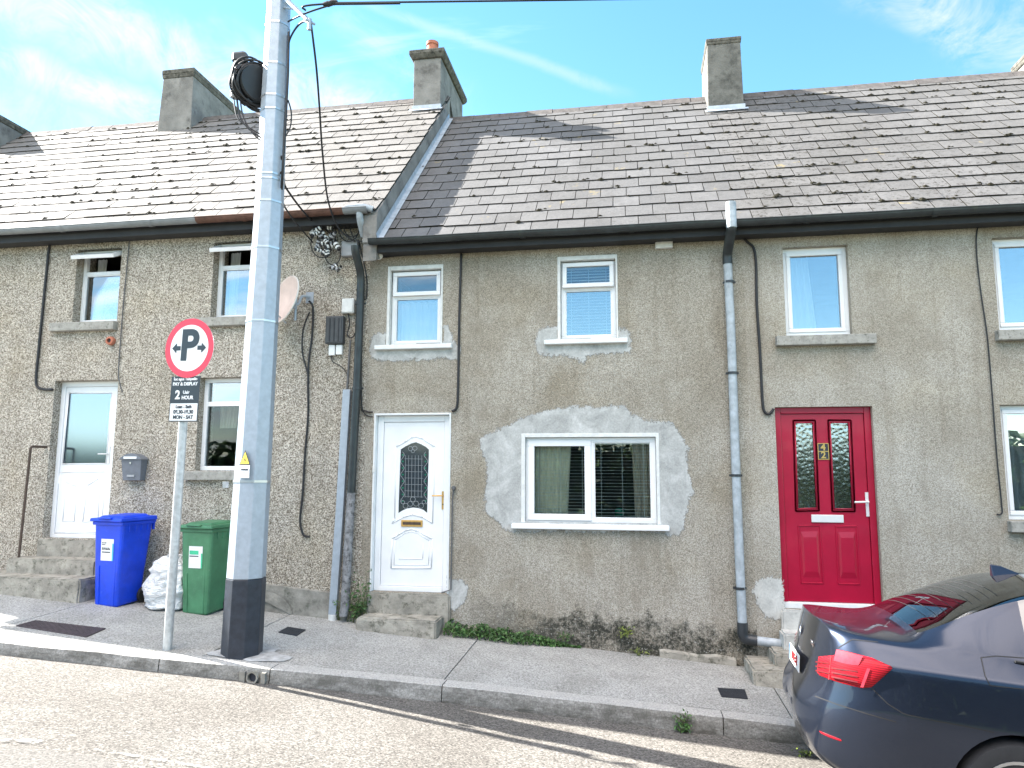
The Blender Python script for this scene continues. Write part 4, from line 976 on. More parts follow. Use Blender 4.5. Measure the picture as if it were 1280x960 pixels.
# crimson door
x0, x1, z0, z1 = rd; FY = .06; fw = .07
mb = MB(); mb.box(x0, x1, FY-.03, FY+.10, z0, z0+.065); mb.build('threshold', W['white_paint'], H3, bevel=.006)
mb = MB(); mb.box(x0, x0+fw, FY, FY+.07, z0+.066, z1); mb.box(x1-fw, x1, FY, FY+.07, z0+.066, z1); mb.box(x0+fw, x1-fw, FY, FY+.07, z1-fw, z1); mb.build('door_frame', W['red_door'], H3, bevel=.006)
D = FY+.022; zr = zp(960, 500, 3.431)
g1 = [xzp(zr(u, v, D)) for u, v in ((116, 98), (128, 466), (209, 464), (193, 97))]; g2 = [xzp(zr(u, v, D)) for u, v in ((266, 96), (284, 467), (363, 467), (346, 97))]
mb = MB(); mb.prism([(x0+fw+.004, z0+.07), (x1-fw-.004, z0+.07), (x1-fw-.004, z1-fw-.004), (x0+fw+.004, z1-fw-.004)], D, D+.045, 0, holes=[g1, g2]); door = mb.build('door', W['red_door'], H3); door['label'] = 'crimson front door numbered 42'
for g in (g1, g2):
    mb = MB(); mb.prism(g, D+.012, D+.02); mb.build('obscure_pane', W['glass_obs'], door)
    mb = MB(); mb.prism(g, D+.036, D+.04); mb.build('pane_backing', W['dark'], door)
    mb = MB(); cxm = sum(p[0] for p in g)/4; czm = sum(p[1] for p in g)/4
    for sc, r_ in ((1.0, .012), (1.0, .012)):
        polytube(mb, [Vector((cxm+(p[0]-cxm)*1.22, D, czm+(p[1]-czm)*1.055)) for p in g], .011, 6, True)
    polytube(mb, [Vector((p[0], D-.002, p[1])) for p in g], .006, 6, True)
    mb.build('panel_moulding', W['red_door'], door, smooth=True)
for pts in (((130, 540), (222, 538), (236, 786), (144, 784)), ((291, 542), (380, 541), (393, 790), (302, 788))):
    P = [zr(u, v, D) for u, v in pts]; mb = MB(); polytube(mb, P, .009, 6, True)
    c = sum(P, Vector())/4; Q = [c+(p-c)*.80 for p in P]; S_ = [c+(p-c)*.60 for p in P]
    i = len(mb.v); mb.v += [(p.x, D-.001, p.z) for p in Q] + [(p.x, D-.014, p.z) for p in S_]
    for k in range(4): mb.face((i+k, i+(k+1) % 4, i+4+(k+1) % 4, i+4+k))
    mb.face((i+4, i+5, i+6, i+7)); mb.build('raised_panel', W['red_door'], door)
a, b = zr(186, 524, D), zr(322, 493, D); mb = MB(); mb.box(a.x, b.x, D-.016, D, a.z, b.z); mb.build('letter_plate', W['satin'], door, bevel=.004)
a, b = zr(421, 499, D), zr(434, 396, D); mb = MB(); mb.box(a.x, b.x, D-.012, D, a.z, b.z); mb.tube([(a.x+.018, D-.012, b.z-.10), (a.x+.018, D-.055, b.z-.10), (a.x-.125, D-.055, b.z-.105)], .011, 8); mb.build('handle', W['satin'], door, smooth=True, auto=40)
a, b = zr(216, 254, D), zr(257, 187, D); mb = MB(); zc_ = (a.z+b.z)/2; mb.box(a.x, b.x, D-.006, D, a.z, b.z, 1)
frame_ring(mb, a.x-.004, b.x+.004, a.z-.004, zc_+.003, .007, D-.010, D-.001); frame_ring(mb, a.x-.004, b.x+.004, zc_-.003, b.z+.004, .007, D-.0105, D-.0012)
for ch, zz_ in (('4', (zc_+b.z)/2), ('2', (zc_+a.z)/2)):
    t_ = text_mesh(ch, .10, .003); mb.add_mesh(t_, face_cam_mat(((a.x+b.x)/2, D-.0085, zz_)), 0)
mb.build('number_plate', [W['brass'], W['ink']], door)
# white half glazed door of the taller house
x0, x1, z0, z1 = dl; FY = .12
mb = MB(); mb.box(x0, x0+.06, FY, FY+.07, z0, z1); mb.box(x1-.06, x1, FY, FY+.07, z0, z1); mb.box(x0+.06, x1-.06, FY, FY+.07, z1-.07, z1); mb.box(x0+.06, x1-.06, FY-.01, FY+.07, z0, z0+.05); mb.build('door_frame', W['upvc'], H1, bevel=.006)
D = FY+.015; zl = zp(0, 500, 4)
g = [xzp(zl(u, v, D)) for u, v in ((313, 320), (345, -35), (560, -35), (530, 318))]
mb = MB(); mb.prism([(x0+.064, z0+.055), (x1-.064, z0+.055), (x1-.064, z1-.074), (x0+.064, z1-.074)], D, D+.05, 0, holes=[g]); door = mb.build('door', W['upvc'], H1); door['label'] = 'white door with frosted upper glass'
mb = MB(); mb.prism(g, D+.01, D+.018); mb.build('frosted_pane', glass('frosted_door_glass', .40, (.45, .5, .52), .12, 0, (.62, .80, .95)), door)
mb = MB(); mb.prism(g, D+.036, D+.04); mb.build('pane_backing', W['room'], door)
mb = MB()
polytube(mb, [Vector((p[0], D, p[1])) for p in g], .008, 6, True)
for pts in (((331, 410), (386, 432), (371, 606), (314, 606)), ((437, 427), (500, 388), (490, 600), (414, 610)), ((303, 362), (528, 358), (505, 660), (245, 660))):
    polytube(mb, [zl(u, v, D) for u, v in pts], .007, 6, True)
mb.build('panel_moulding', W['upvc'], door, smooth=True)
a = zl(545, 270, D); mb = MB(); mb.box(a.x-.015, a.x+.015, D-.012, D, a.z-.13, a.z+.10); mb.tube([(a.x, D-.01, a.z), (a.x, D-.05, a.z), (a.x-.12, D-.05, a.z)], .009, 8); mb.build('handle', W['satin'], door, smooth=True, auto=40)

# ------------------------------------------------------------------ steps (masonry of their houses)
def block(parent, x0, x1, y0, y1, z0, z1, mat, name='step', rough=.012, seed=1, label=None):
    """worn cast step: subdivided block with chipped, rounded edges"""
    bm = bmesh.new(); bmesh.ops.create_cube(bm, size=1)
    for v in bm.verts: v.co = Vector(((x0+x1)/2+v.co.x*(x1-x0), (y0+y1)/2+v.co.y*(y1-y0), (z0+z1)/2+v.co.z*(z1-z0)))
    bmesh.ops.bevel(bm, geom=bm.edges[:], offset=.018, segments=2, affect='EDGES')
    bmesh.ops.subdivide_edges(bm, edges=[e for e in bm.edges if e.calc_length() > .12], cuts=7, use_grid_fill=True)
    for v in bm.verts:
        p = v.co; v.co = p + Vector((noise.noise((p.x*9, p.y*9, p.z*9+seed)), noise.noise((p.x*9+5, p.y*9, p.z*9+seed)), noise.noise((p.x*9, p.y*9+7, p.z*9+seed))))*rough
    me = bpy.data.meshes.new(name); bm.to_mesh(me); bm.free(); me.materials.append(mat)
    me.polygons.foreach_set('use_smooth', [False]*len(me.polygons))
    o = bpy.data.objects.new(name, me); COL.objects.link(o); adopt(o, parent)
    if label: o['label'] = label
    return o
s1 = onpave(443, 787); s2 = onpave(548, 797)
block(H2, -3.11, -2.10, -.05, .12, .03-.3, .205, W['step'], 'door_step', .006, 3)
block(H2, -3.11, -2.17, -.36, .02, -.42, -.025, W['step'], 'step', .012, 9)
# taller house: flight of three
block(H1, -7.58, -6.52, -.04, .14, .2, .735, W['step'], 'door_step', .006, 4)
block(H1, -7.75, -6.50, -.30, .02, -.05, .52, W['step'], 'step', .008, 5)
block(H1, -8.55, -6.42, -.62, .01, -.2, .34, W['step'], 'step', .010, 6)
# crimson door: threshold course and steps
block(H3, 1.53, 2.60, -.05, .10, -.15, .165, W['stepw'], 'door_step', .005, 7)
block(H3, 1.50, 2.7, -.28, -.02, -.5, -.03, W['stepw'], 'step', .008, 8)
r1, r2 = onpave(928, 820), onpave(935, 856)
block(H3, 1.37, 2.8, -.47, -.02, -.8, -.19, W['step'], 'step', .008, 10)
block(H3, 1.13, 2.9, -.62, -.02, -.9, -.315, W['step'], 'step', .010, 11)

# ------------------------------------------------------------------ pipes, cables and boxes on the walls
def pipe_thing(name, pts, r, mat, label, cat, brackets=(), bm=None, n=10, group=None):
    mb = MB(); mb.tube(pts, r, n)
    o = mb.build(name, mat, None, smooth=True, auto=50)
    tag(o, label, cat, group)
    for p in brackets:
        m2 = MB(); rr = (r if not isinstance(r, (list, tuple)) else max(r))
        m2.lathe([(rr+.001, -.014), (rr+.007, -.014), (rr+.007, .014), (rr+.001, .014)], p, (0, 0, 1), 12, close=True)
        m2.box(p.x-rr-.022, p.x+rr+.022, p.y+rr*.3, p.y+rr*.3+.012, p.z-.012, p.z+.012)
        c = m2.build('pipe_clip', bm or W['pipe_black'], None); c.parent = o
    return o
def bend(pts, r=.06, n=5):
    """round the corners of a polyline"""
    pts = [Vector(p) for p in pts]; out = [pts[0]]
    for a, b, c in zip(pts, pts[1:], pts[2:]):
        u = (a-b); v = (c-b); k = min(r, u.length*.45, v.length*.45); A = b+u.normalized()*k; C = b+v.normalized()*k
        for i in range(n+1):
            t = i/n; out.append(A*(1-t)**2 + b*2*t*(1-t) + C*t*t)
    return out+[pts[-1]]
# right downpipe between the middle and the crimson-door houses
yw = -.075
P = [aty(914, 253, -.37), aty(914, 285, -.37), aty(911, 312, yw), aty(914, 420, yw), aty(918, 560, yw), aty(923, 700, yw), aty(926.5, 790, yw)]
xp = P[3].x
st = [Vector((xp+.005, -.37, P[0].z)), Vector((xp+.004, -.37, P[1].z)), Vector((xp-.012, yw, P[2].z-.05)), Vector((xp, yw, P[3].z)), Vector((xp, yw, P[4].z)), Vector((xp+.005, yw, P[5].z)), Vector((xp+.012, yw, P[6].z))]
dp = pipe_thing('downpipe', bend(st[:4], .08)+st[4:], .048, W['pipe_grey'], 'silver grey downpipe with black clips between the plaster patched window and the crimson door', 'downpipe', [st[3]+Vector((0, 0, d_)) for d_ in (.62, -.42, -1.55, -2.75)])
m2 = MB(); m2.tube([st[0], st[1]], .056, 12, 1); m2.tube(bend([st[1]+Vector((0, 0, .02)), st[1], st[2], st[2]-Vector((0, 0, .12))], .1), .055, 12, 0)
m2.build('swan_neck', [W['gutter_black'], W['pipe_grey']], None, smooth=True, auto=50).parent = dp
el = [st[6]+Vector((0, 0, .06)), st[6]-Vector((0, 0, .06)), st[6]+Vector((.10, -.02, -.085))]
m2 = MB(); m2.tube(bend([st[6]+Vector((0, 0, .10)), st[6]+Vector((.0, 0, -.07)), st[6]+Vector((.14, -.01, -.08))], .09), .056, 12); m2.build('shoe', W['pipe_black'], None, smooth=True, auto=50).parent = dp
m2 = MB(); m2.tube([st[6]+Vector((.12, -.01, -.08)), st[6]+Vector((.38, -.02, -.10))], .048, 12); m2.build('outlet', W['pipe_grey'], None, smooth=True, auto=50).parent = dp
# corner downpipe
A = [aty(453, 300, -.075), aty(447, 470, -.075), aty(439, 620, -.075), aty(431, 768, -.075)]
xq = A[0].x
pc = [Vector((A[0].x, -.30, 4.33)), Vector((A[0].x, -.29, 4.26)), Vector((A[0].x, -.08, 4.02)), Vector((A[1].x, -.08, A[1].z)), Vector((A[2].x, -.08, A[2].z))]
dq = pipe_thing('downpipe', bend(pc, .1), .05, W['gutter_black'], 'black downpipe at the corner left of the white arched-glass door', 'downpipe', [Vector((pc[3].x, -.08, pc[3].z+d_)) for d_ in (.9, -.15)])
m2 = MB(); m2.tube([pc[4]+Vector((0, 0, .04)), (A[3].x, -.08, A[3].z+.1), (A[3].x-.01, -.10, A[3].z-.02)], .052, 10); m2.build('pipe_foot', W['pipe_flaky'], None, smooth=True, auto=50).parent = dq
# gutter outlet elbow and bend of the taller house
g0 = aty(449, 262, -.3)
m2 = MB(); m2.tube(bend([aty(433, 260, -.3), aty(452, 258, -.3), aty(466, 262, -.26)], .05), .042, 10); m2.tube(bend([aty(449, 260, -.3), aty(450, 275, -.28), aty(455, 295, -.13)], .06), .044, 10)
o = m2.build('gutter_outlet', W['pipe_grey'], None, smooth=True, auto=50); adopt(o, H1)
# corbel stone of the upstand
mb = MB(); a, b = aty(458, 279, -.2), aty(473, 262, -.2); mb.box(-3.206, -3.026, -.262, .01, roof_z('M', EAVE_Y)-.03, roof_z('L', EAVE_Y)-.08); mb.build('corbel', W['chim'], H1, bevel=.01)
# grey trunking
tk = [aty(434, 487, -.05), aty(425, 640, -.05), aty(416, 768, -.05)]
mb = MB()
for a, b in zip(tk, tk[1:]):
    d_ = .047; mb.hexa([(b.x-d_, -.075, b.z), (b.x+d_, -.075, b.z), (b.x+d_, -.012, b.z), (b.x-d_, -.012, b.z), (a.x-d_, -.075, a.z), (a.x+d_, -.075, a.z), (a.x+d_, -.012, a.z), (a.x-d_, -.012, a.z)])
tr_ = tag(mb.build('cable_trunking', W['galv'], bevel=.004), 'pale grey galvanised trunking strip beside the corner downpipe, running to the pavement', 'trunking')
mb = MB(); mb.lathe([(.052, 0), (.052, .05), (.06, .09), (.066, .13)], (tk[2].x, -.05, tk[2].z+.0), (0, 0, -1), 12); mb.build('trunking_shoe', W['white_dirty'], None, smooth=True, auto=40).parent = tr_
pipe_thing('conduit', [aty(438, 425, -.03), aty(436, 455, -.03), aty(434, 487, -.045)], .014, W['cable_grey'], 'thin grey conduit rising from the galvanised trunking to the black box', 'conduit')
def cable(px, r, label, y=-.02, mat='cable', clips=0, group=None, name='cable'):
    pts = [aty(p[0], p[1], (p[2] if len(p) > 2 else y)) for p in px]
    sm = []
    for i in range(len(pts)-1):          # catmull-rom
        p0, p1, p2, p3 = pts[max(0, i-1)], pts[i], pts[i+1], pts[min(len(pts)-1, i+2)]
        for k in range(5):
            t = k/5; sm.append(.5*((2*p1)+(p2-p0)*t+(2*p0-5*p1+4*p2-p3)*t*t+(3*p1-p0-3*p2+p3)*t**3))
    sm.append(pts[-1])
    mb = MB(); mb.tube(sm, r, 6)
    return tag(mb.build(name, W[mat], smooth=True), label, 'cable', group)
cable([(66, 487), (52, 486), (45, 478), (48, 440), (53, 390), (58, 340), (61, 312), (64, 300), (72, 296)], .017, 'thick black cable dropping from the eaves to the top left of the white half-glazed door')
cable([(-40, 308), (0, 303), (50, 298), (64, 299), (110, 292), (200, 285), (310, 280), (330, 278)], .012, 'black cable clipped along under the grey gutter of the pebbledashed house')
cable([(163, 290), (160, 320), (155, 370), (151, 420), (148, 465), (150, 480), (153, 490)], .008, 'thin brown cable on the pebbledash right of the vent-open window above the door', mat='cable_grey')
cable([(386, 376, -.05), (391, 385), (390, 420), (386, 450), (385, 480), (385, 520), (381, 570), (378, 620), (375, 650), (379, 668), (387, 671)], .013, 'thick black cable hanging from the satellite dish almost to the plinth')
cable([(387, 390), (379, 412), (378, 440), (384, 465), (386, 480)], .010, 'short looped black cable below the satellite dish')
cable([(448, 300), (458, 345), (458, 372), (454, 380), (452, 440), (452, 505), (458, 514), (466, 515)], .009, 'thin black cable along the corner downpipe to the white door head')
cable([(452, 512), (458, 519), (466, 521)], .007, 'short black cable tail entering the white door frame')
cable([(576.5, 317), (575.5, 350), (574, 400), (573, 460), (572, 500), (570, 511), (565, 514)], .015, 'black cable dropping between the two upper windows to the white door')
cable([(474, 322), (520, 318), (600, 313), (700, 307), (800, 301), (905, 294), (1000, 287), (1120, 280), (1230, 272), (1300, 268)], .008, 'long thin cable clipped under the black gutter along both grey houses')
cable([(929, 297), (935, 303), (942, 310), (945, 330), (946, 380), (950, 440), (953, 500), (956, 515), (962, 517), (967, 511)], .015, 'thick black cable beside the silver downpipe, ending at the crimson door')
cable([(1228, 272), (1221, 290), (1221, 320), (1226, 365), (1234, 420), (1240, 490), (1246, 570), (1252, 630), (1252, 642), (1246, 643)], .008, 'thin black cable wandering down the wall left of the right-edge windows')
# small boxes under the eaves and at the corner
def boxthing(name, pxa, pxb, y0, mat, label, cat, bev=.008, lid=True):
    a, b = aty(*pxa, y0), aty(*pxb, y0); mb = MB(); mb.box(a.x, b.x, y0, -.002, b.z, a.z); o = mb.build(name, mat, None, bevel=bev); tag(o, label, cat)
    if lid:
        m2 = MB(); e = (b.x-a.x)*.08; m2.box(a.x+e, b.x-e, y0-.008, y0+.004, b.z+e, a.z-e); m2.build('cover_plate', mat, None, bevel=.003).parent = o
    return o
boxthing('junction_box', (819, 299), (841, 309), -.06, W['white_dirty'], 'small white box under the black gutter right of the middle upper window', 'box')
boxthing('junction_box', (427, 373), (442, 391), -.07, W['white_dirty'], 'white plastic box above the black cabinet at the house corner', 'box', .012)
o = boxthing('meter_cabinet', (407, 395), (428, 429), -.09, W['charcoal'], 'black ribbed cabinet on the pebbledash at the house corner', 'cabinet', .012)
a, b = aty(407, 395, -.1), aty(428, 429, -.1); mb = MB()
for k in range(1, 4): mb.box(a.x+(b.x-a.x)*k/4-.006, a.x+(b.x-a.x)*k/4+.006, -.106, -.09, b.z+.03, a.z-.03)
mb.build('rib', W['black'], None).parent = o
for k, (p, q_) in enumerate((((411, 431), (418, 444)), ((420, 431), (427, 443)))): boxthing('fuse_box', p, q_, -.05, W['sticker'], ('left', 'right')[k]+' of the two little white boxes under the black cabinet', 'box', .006, False)
cable([(414, 444), (416, 452), (426, 458), (433, 466), (436, 480)], .006, 'thin cable from the little white boxes to the trunking', y=-.03)
cable([(435, 391), (437, 405), (434, 418), (440, 422), (446, 410), (449, 385)], .008, 'black cable loop beneath the white corner box', y=-.04)
boxthing('label_tag', (33/4, 270+105/4), (158/4, 270+118/4), -.02, W['greyplastic'], 'pale strip tag on the wall under the grey gutter at far left', 'tag', .002, False)
# white lamp bracket at the top of the middle house wall
a = aty(473, 320, -.1); mb = MB(); mb.lathe([(.0, -.05), (.045, -.045), (.055, 0), (.03, .03), (.0, .035)], a, (.2, -.5, -.6), 12); mb.tube(bend([aty(456, 303, -.03), aty(460, 318, -.05), aty(470, 320, -.09)], .04), .010, 6)
tag(mb.build('security_lamp', W['white_dirty'], smooth=True, auto=50), 'small white fitting on a bent arm at the top corner of the middle house', 'lamp')
# tangle of cable clamps at the corner
rng = random.Random(21)
root = thing('cable_clamp_cluster', aty(420, 305, -.06), 'tangle of striped grey cable clamps on the pebbledash under the rusty gutter', 'clamps')
for cxp, cyp, num, sp in ((397, 290, 9, 9), (412, 303, 10, 10), (420, 334, 4, 5), (402, 312, 7, 8), (414, 285, 4, 8)):
    for k in range(num):
        c = aty(cxp+rng.gauss(0, sp*.55), cyp+rng.gauss(0, sp*.6), -.08-rng.random()*.09)
        dr = Vector((rng.uniform(-1, 1), rng.uniform(-.5, .3), rng.uniform(-1, 1))).normalized(); mb = MB()
        L_ = rng.uniform(.08, .13); R0 = rng.uniform(.02, .034)
        for s in range(5): mb.lathe([(R0*(1 if s % 2 else .8), L_*(s/5-.5)), (R0*(1 if s % 2 else .8), L_*((s+1)/5-.5))], c, dr, 8, s % 2)
        adopt(mb.build('clamp', [W['cable'], W['greyplastic'] if k % 3 == 0 else W['white_dirty']], None), root)
mb = MB(); a, b = aty(428, 302, -.05), aty(447, 320, -.05); mb.box(a.x, b.x, -.08, -.002, b.z, a.z); adopt(mb.build('distribution_box', W['greyplastic'], None, bevel=.008), root)
for cxp, cyp, r_ in ((436, 285, 17), (440, 282, 14), (452, 283, 19), (408, 298, 15), (402, 304, 18), (416, 318, 13)):
    mb = MB(); mb.tube([aty(cxp+r_*.75*cos(a), cyp+r_*sin(a), -.10+.01*sin(3*a)) for a in frange(0, 2*pi, 22)], .007, 6); adopt(mb.build('cable_loop', W['cable'], None, smooth=True), root)
# bell-shaped vent on the taller house
a = aty(138, 426, -.03); mb = MB(); mb.lathe([(.055, 0), (.06, .03), (.052, .055), (.03, .06), (.03, .03)], Vector((a.x, -.001, a.z)), (0, -1, 0), 18); o = mb.build('wall_vent', W['terracotta'], None, smooth=True, auto=40); tag(o, 'small round terracotta vent below the left upper window', 'vent')
mb = MB(); mb.lathe([(.028, .031), (.028, .034)], Vector((a.x, -.001, a.z)), (0, -1, 0), 14); mb.build('vent_hole', W['ink'], None).parent = o
# letterbox on the wall
zb4 = zp(0, 500, 4)
a, b = zb4(597, 400, -.12), zb4(700, 270, -.12); x0, x1 = zb4(600, 400, -.12).x, zb4(702, 400, -.12).x; z0, z1 = zb4(650, 402, -.12).z, zb4(650, 275, -.12).z
root = thing('letterbox', (x0, -.001, z0), 'dark grey wall letterbox with curved lid beside the white half-glazed door', 'letterbox')
mb = MB(); mb.hexa([(x0+.02, -.10, z0), (x1-.02, -.10, z0), (x1-.02, -.003, z0), (x0+.02, -.003, z0), (x0, -.13, z1-.04), (x1, -.13, z1-.04), (x1, -.003, z1-.04), (x0, -.003, z1-.04)]); adopt(mb.build('box', W['mailgrey'], None, bevel=.006), root)
mb = MB(); n = 10
pf = [(x0-.015+(x1-x0+.03)*k/n, z1-.055+.075*sin(pi*k/n)**.8 + .0) for k in range(n+1)]
mb.prism(pf, -.15, -.004); adopt(mb.build('lid', W['mailgrey'], None, bevel=.004), root)
mb = MB(); xm = (x0+x1)/2; mb.box(xm-.09, xm+.09, -.154, -.148, z1-.048, z1-.02); adopt(mb.build('name_card', W['sticker'], None), root)
mb = MB(); mb.box(xm-.05, xm+.05, -.122, -.106, z0+.045, z0+.07); adopt(mb.build('view_window', W['greyplastic'], None), root)
mb = MB(); mb.lathe([(.013, 0), (.013, .012)], (xm, -.128, z1-.10), (0, -1, 0), 10); adopt(mb.build('lock', W['chrome'], None), root)
# handrail by the steps
p = [aty(23, 697, -.22), aty(34, 600, -.22), aty(38.5, 558, -.22), aty(46, 557, -.12), aty(54, 559, .0)]
hb = Vector((p[0].x, -.22, .33)); pipe_thing('handrail', bend([hb, Vector((p[2].x, -.22, p[2].z)), Vector((p[2].x+.03, -.0, p[2].z))], .04), .016, W['rail'], 'thin rusty handrail beside the steps of the half-glazed door', 'handrail')
# satellite dish
c = aty(357, 375, -.33); ax = Vector((-.55, -.80, .22)).normalized()
root = thing('satellite_dish', aty(387, 378, -.001), 'faded pinkish satellite dish on the pebbledash just right of the grey pole', 'satellite dish')
mb = MB(); R0 = .30; prof = [(R0*k/8, .075*(k/8)**2) for k in range(0, 9)]; prof[0] = (.004, 0)
mb.lathe(prof + [(R0+.008, .078), (R0+.008, .066)] + [(r_, h-.012) for r_, h in reversed(prof)], c-ax*.05, ax, 28); adopt(mb.build('reflector', W['dish'], None, smooth=True, auto=50), root)
mb = MB(); mb.lathe([(R0-.004, .024), (R0+.012, .026), (R0+.012, .012), (R0-.004, .010)], c-ax*0, ax, 28, close=True); adopt(mb.build('rim', W['dish_rim'], None, smooth=True, auto=40), root)
mb = MB(); bk = c-ax*.07; wl = aty(387, 374, -.01)
mb.tube(bend([bk, bk-ax*.10, Vector((wl.x-.06, -.10, wl.z+.03)), Vector((wl.x, -.005, wl.z+.03))], .06), .017, 8); mb.tube([bk-ax*.07+Vector((0, 0, .08)), bk-ax*.07-Vector((0, 0, .20))], .016, 8); mb.box(wl.x-.05, wl.x+.05, -.012, -.001, wl.z-.05, wl.z+.09)
for k in range(3): mb.box(bk.x+.01, bk.x+.06, bk.y-.02, bk.y+.03, bk.z-.08+k*.06, bk.z-.05+k*.06)
adopt(mb.build('bracket', W['galv'], None), root)
mb = MB(); arm0 = c-Vector((0, 0, .28)); arm1 = c+ax*.30-Vector((0, 0, .12)); mb.tube([arm0-ax*.02, arm1], .011, 6); mb.lathe([(.024, -.05), (.03, 0), (.03, .04)], arm1, ax, 12); adopt(mb.build('feed_arm', W['greyplastic'], None, smooth=True, auto=40), root)
# ------------------------------------------------------------------ steel lighting and cable pole
PB = Vector((-3.765, -1.60, gz(-3.765, -1.6)))
def pole_c(z): return Vector((PB.x + .065*max(0, min(1, (z)/4.2)), -1.60, z))
def pole_r(z): return .183 - (.183-.118)*max(0, z)/6.7
root = thing('utility_pole', PB, 'octagonal pale steel pole with navy painted foot standing on the pavement', 'pole')
def octa(mb, zs, extra=0.0, m=0):
    rings = []
    for z in zs:
        c, r_ = pole_c(z), pole_r(z)*1.04+extra; i0 = len(mb.v)
        for k in range(8):
            an = 2*pi*(k+.5)/8 + .22; mb.v.append((c.x+cos(an)*r_, c.y+sin(an)*r_, z))
        rings.append(i0)
    for a, b in zip(rings, rings[1:]):
        for k in range(8): mb.face((a+k, a+(k+1) % 8, b+(k+1) % 8, b+k), m)
    mb.face([rings[0]+k for k in range(8)], m); mb.face([rings[-1]+k for k in range(8)], m)
mb = MB(); octa(mb, [.575, 2, 4.2, 5.5, 7.6]); adopt(mb.build('shaft', W['galv'], None, bevel=.006), root)
mb = MB(); octa(mb, [PB.z-.3, PB.z+.02, .572], .004); adopt(mb.build('painted_foot', W['navy'], None, bevel=.006), root)
for py in (400, 308, 250, 222, 216, 135, 118, 78, 27):
    z = aty(330, py, -1.72).z; mb = MB(); octa(mb, [z-.010, z+.010], .005); adopt(mb.build('strap', W['strap'], None), root)
zt = aty(330, 602, -1.8).z; mb = MB(); octa(mb, [zt-.012, zt+.012], .006); adopt(mb.build('strap', W['strap'], None), root)
# danger plate
pc = aty(306, 583, -1.79); mb = MB()
Mx = face_cam_mat((pc.x, -1.79, pc.z), radians(-22), radians(0)) 
def plate(mb, x0, x1, z0, z1, y, m, M4):   # in plate coordinates (x right, y up)
    i = len(mb.v); mb.v += [tuple(M4 @ Vector(p)) for p in ((x0, z0, y), (x1, z0, y), (x1, z1, y), (x0, z1, y), (x0, z0, y-.004), (x1, z0, y-.004), (x1, z1, y-.004), (x0, z1, y-.004))]
    for f in ((0, 1, 2, 3), (7, 6, 5, 4), (0, 4, 5, 1), (1, 5, 6, 2), (2, 6, 7, 3), (3, 7, 4, 0)): mb.face([i+k for k in f], m)
plate(mb, -.068, .068, -.11, .02, .0, 0, Mx)
def tri(mb, s, cy, y, m):
    i = len(mb.v); mb.v += [tuple(Mx @ Vector(p)) for p in ((-s, cy-s*.55, y), (s, cy-s*.55, y), (0, cy+s*1.2, y))]; mb.face((i, i+1, i+2), m)
tri(mb, .085, .06, .001, 2); tri(mb, .066, .06, .003, 1)
i = len(mb.v); mb.v += [tuple(Mx @ Vector(p)) for p in ((.008, .10, .005), (-.014, .058, .005), (.0, .06, .005), (-.006, .03, .005), (.016, .068, .005), (.002, .066, .005))]; mb.face((i, i+1, i+2, i+3, i+4, i+5), 2)
t_ = text_mesh('DANGER', .026, .001); mb.add_mesh(t_, Mx @ Matrix.Translation((0, -.03, .002)), 2)
for k in range(3): plate(mb, -.05, .05-.02*(k == 2), -.058-.017*k, -.052-.017*k, .003, 3, Mx)
adopt(mb.build('danger_plate', [W['sign_white'], W['yellow'], W['ink'], W['greyplastic']], None), root)
z = aty(303, 606, -1.8).z; mb = MB(); mb.box(-3.94, -3.90, -1.80, -1.76, z-.03, z+.03); adopt(mb.build('strap_buckle', W['strap'], None), root)
# bracket arm at the top and conduit hugging the pole
mb = MB(); a0 = aty(352, -6, -1.62); a1 = aty(387, 27, -1.95)
d_ = (a1-a0); n_ = d_.cross(Vector((0, 0, 1))).normalized()*.02
for o_ in (-1, 1):
    mb.tube([a0+n_*o_*1.6, a1+n_*o_*1.6], .016, 4)
mb.tube([a0-Vector((0, 0, .14)), a0+d_*.55], .012, 6)
mb.tube([a1-n_*3, a1+n_*3], .013, 6); mb.tube([a1+Vector((0, 0, .03)), a1-Vector((0, 0, .09))], .02, 8)
adopt(mb.build('bracket_arm', W['galv'], None), root)
mb = MB(); pts = []
for py, px in ((40, 361), (90, 360), (150, 357), (200, 354), (235, 352)):
    pts.append(aty(px, py, -1.66))
mb.tube(pts, .013, 8); mb.tube([p+Vector((-.02, .04, 0)) for p in pts], .012, 8)
adopt(mb.build('riser_cable', W['cable'], None, smooth=True), root)
# splash of cement round the foot
mb = MB(); n = 26; ring = []
rng = random.Random(2)
cI = mb.vert((PB.x, PB.y, PB.z+.03))
for k in range(n):
    an = 2*pi*k/n; r_ = (.26 + .17*max(0, cos(an-.2)) + .08*rng.uniform(-1, 1)); x, y = PB.x+cos(an)*r_, PB.y+sin(an)*r_*.75; y = max(y, kerb_y(x)+.03)
    ring.append(mb.vert((x, y, gz(x, y)+.008)))
for k in range(n): mb.face((cI, ring[k], ring[(k+1) % n]))
tag(mb.build('cement_collar', W['cement'], smooth=True), 'pale cement smear round the foot of the grey pole', 'cement collar')

